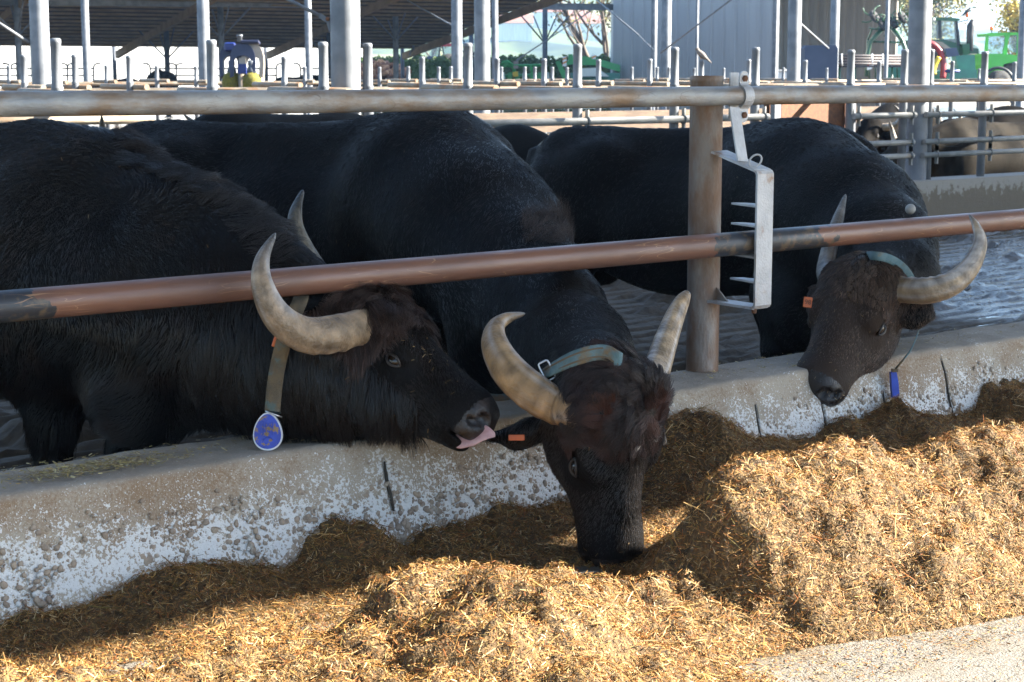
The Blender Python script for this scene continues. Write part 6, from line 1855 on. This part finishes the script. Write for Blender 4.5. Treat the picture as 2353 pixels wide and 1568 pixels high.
def on_hill(x, y):
    r = ray(x, y)
    for R_ in np.arange(300, 1420, 4.0):
        p = CAMP + r * R_
        a_ = math.atan2(p @ RT, p @ FW); rad = math.hypot(p @ RT, p @ FW)
        q_ = np.array([[p[0], p[1], 0.0]])
        if hill_height(np.array([a_]), np.array([rad]), q_)[0] > p[2]: return p
    return None
for (x, y), lab in zip(((730, 118), (1262, 62), (1322, 70), (1180, 92), (1345, 90)), ('tiny farmhouse low on the hillside beyond the shed', 'pinkish farmhouse on the wooded hillside left of the dark column', 'white farmhouse high on the hill right of the dark column', 'pale farmhouse low on the hillside', 'tiny white house on the hill near the bare tree')):
    b_ = on_hill(x, y)
    if b_ is None: continue
    hs = thing('farmhouse', lab, 'house', b_)
    MB().box(b_ + UP * 1, (10, 7, 7), [RT, FW, UP]).build('wall', 'white_wall', hs)
    MB().prism([b_ + UP * 4.5 - RT * 5.5 - FW * 4, b_ + UP * 4.5 - RT * 5.5 + FW * 4, b_ + UP * 7 - RT * 5.5], RT * 11).build('roof', 'log_bark', hs)
# ---- birds
def bird(label, c, hd_, sc, mname):
    f = unit(hd_); l = unit(np.cross(UP, f)); R3 = np.stack([f, l, np.cross(f, l)])
    g = lambda x, y, z: np.asarray(c) + sc * (f * x + l * y + UP * z)
    Fb = Field()
    up_b = unit(f * 0.75 + UP * 0.66); Rb = np.stack([up_b, l, np.cross(up_b, l)])
    Fb.ell(g(0, 0, 0.075), np.array((0.10, 0.05, 0.052)) * sc, Rb, 0.02 * sc)
    Fb.ell(g(0.075, 0, 0.165), np.array((0.032, 0.026, 0.028)) * sc, R3, 0.02 * sc)
    Fb.cone(g(0.05, 0, 0.12), g(0.075, 0, 0.16), 0.03 * sc, 0.022 * sc, 0.02 * sc)
    Fb.cone(g(-0.06, 0, 0.03), g(-0.16, 0, -0.06), 0.03 * sc, 0.012 * sc, 0.02 * sc, (UP, 0.5))
    Fb.cone(g(0.10, 0, 0.165), g(0.13, 0, 0.158), 0.008 * sc, 0.003 * sc, 0.006 * sc)
    V, Qq = Fb.mesh(g(0, 0, 0.08), (0.2 * sc,) * 3, 0.008 * sc, 0.02 * sc)
    b = thing('bird', label, 'bird', c); raw_mesh('body', V, Qq, mname, b)
    for s in (1, -1):
        MB().tube([g(0.01, 0.018 * s, 0.04), g(0.012, 0.018 * s, 0.0)], 0.005 * sc, 6).build('leg', 'stripe_orange', b)
mat('dove', (0.22, 0.18, 0.15), (0.16, 0.13, 0.11), scale=20, rough=0.8)
mat('crow', (0.03, 0.03, 0.032), rough=0.6)
pt = onY(1612, 160, 15.1)
bird('small beige dove perched on a capped post before the grey wall', (pt[0], pt[1], 1.462), -RT * 0.75 + FW * 0.2, 0.72, 'dove')
bird('dark bird perched on the orange beacon of the green tractor', P(2222, 33, 59.7), RT * 0.9, 1.25, 'crow')

# ================================================================== OTHER BUFFALO BEHIND
def plain_buffalo(label, W, hd_, sc, mname='hide_far', head=None, legs=True, horns=True, group='buffalo standing and lying in the pens behind'):
    t = thing('water_buffalo', label, 'buffalo', (W[0], W[1], 0), group)
    Fb = Field(); bb_, h, lt = add_body(Fb, W, hd_, sc=sc, legs=legs)
    hf = unit(np.array([h[0], h[1], 0]) * 0.85 + np.array([0, 0, -0.5])) if head is None else unit(head)
    hu = unit(np.array([h[0], h[1], 0]) * 0.4 + UP)
    O = bb_(0.62, 0.0, 0.98)
    Hd = Head(O, hf, hu, 0.95 * sc)
    Fb.cone(bb_(0.08, 0, 0.82), Hd(0.02, -0.11, 0), 0.27 * sc, 0.14 * sc, 0.1)
    add_head(Fb, Hd)
    V, Qq = Fb.mesh(Hd(0.2, -0.1, 0), (0.3, 0.3, 0.3), 0.02, 0.04)
    raw_mesh('body', V, Qq, mname, t)
    if horns:
        for s in (1, -1):
            pts = [Hd(0.05, -0.066, 0.09 * s), Hd(0.03, -0.08, 0.2 * s), Hd(-0.02, -0.06, 0.30 * s), Hd(-0.06, 0.05, 0.33 * s), Hd(-0.05, 0.16, 0.28 * s)]
            horn_mesh(t, pts, [0.04, 0.042, 0.034, 0.022, 0.005], 40 + int(s), 0.04)
    eyes(t, Hd, (1, -1))
    return t, Hd
# sunlit animals lying behind the far fence at the right
w_ = onY(2155, 300, YA + 1.25)
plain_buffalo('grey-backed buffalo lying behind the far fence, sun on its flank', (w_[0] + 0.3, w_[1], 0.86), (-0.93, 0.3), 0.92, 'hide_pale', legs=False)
w_ = onY(2300, 275, YA + 2.6)
plain_buffalo('black buffalo resting at the far right behind the pen fence', (w_[0], w_[1], 0.93), (-0.8, 0.5), 1.0, 'hide_far', legs=False)
w_ = onY(2020, 285, YA + 2.4)
plain_buffalo('buffalo with tan horn looking out between the far rails', (w_[0] + 0.9, w_[1] + 0.6, 0.98), (-0.9, -0.35), 0.95, 'hide_far', legs=False)
w_ = onY(1205, 292, 7.3)
plain_buffalo('dark buffalo half hidden between the middle and right buffalo', (w_[0], w_[1], w_[2]), (-0.1, -1.0), 1.0, 'hide_far')
w_ = onY(330, 290, 7.6)
plain_buffalo('buffalo whose brown face shows behind the left buffalo', (w_[0] + 0.75, w_[1] + 0.55, 1.10), (-0.9, -0.35), 0.95, 'hide_far', head=(-0.75, -0.35, -0.55))
for x, d, hd_, z, lab in ((300, 50, (1, 0.2), 1.18, 'distant dark buffalo lying before the white wall at left'), (362, 48, (0.3, 1), 1.42, 'distant buffalo rump rounded above the stall pipes'), (690, 52, (-1, 0.1), 1.22, 'distant dark buffalo behind the cow brush'), (735, 53, (1, -0.3), 1.25, 'distant dark buffalo left of the thick column')):
    w_ = P(x, 172, d)
    plain_buffalo(lab, (w_[0], w_[1], z), hd_, 1.0, 'hide_far', legs=False, horns=False)

# ---- haze in the air
def haze():
    m = bpy.data.materials.new('haze'); m.use_nodes = True
    t = m.node_tree; t.nodes.remove(t.nodes['Principled BSDF'])
    v = t.nodes.new('ShaderNodeVolumePrincipled')
    v.inputs['Color'].default_value = (0.34, 0.60, 1.0, 1); v.inputs['Density'].default_value = 0.00038; v.inputs['Anisotropy'].default_value = 0.2
    t.links.new(v.outputs[0], t.nodes['Material Output'].inputs['Volume'])
    MATS['haze'] = m
    o = MB().box((525, 525, 79.4), (2270, 2270, 161.2)).build('haze', 'haze'); o['kind'] = 'stuff'; o['label'] = 'thin blue haze in the air before the hills'; o['category'] = 'haze'
haze()
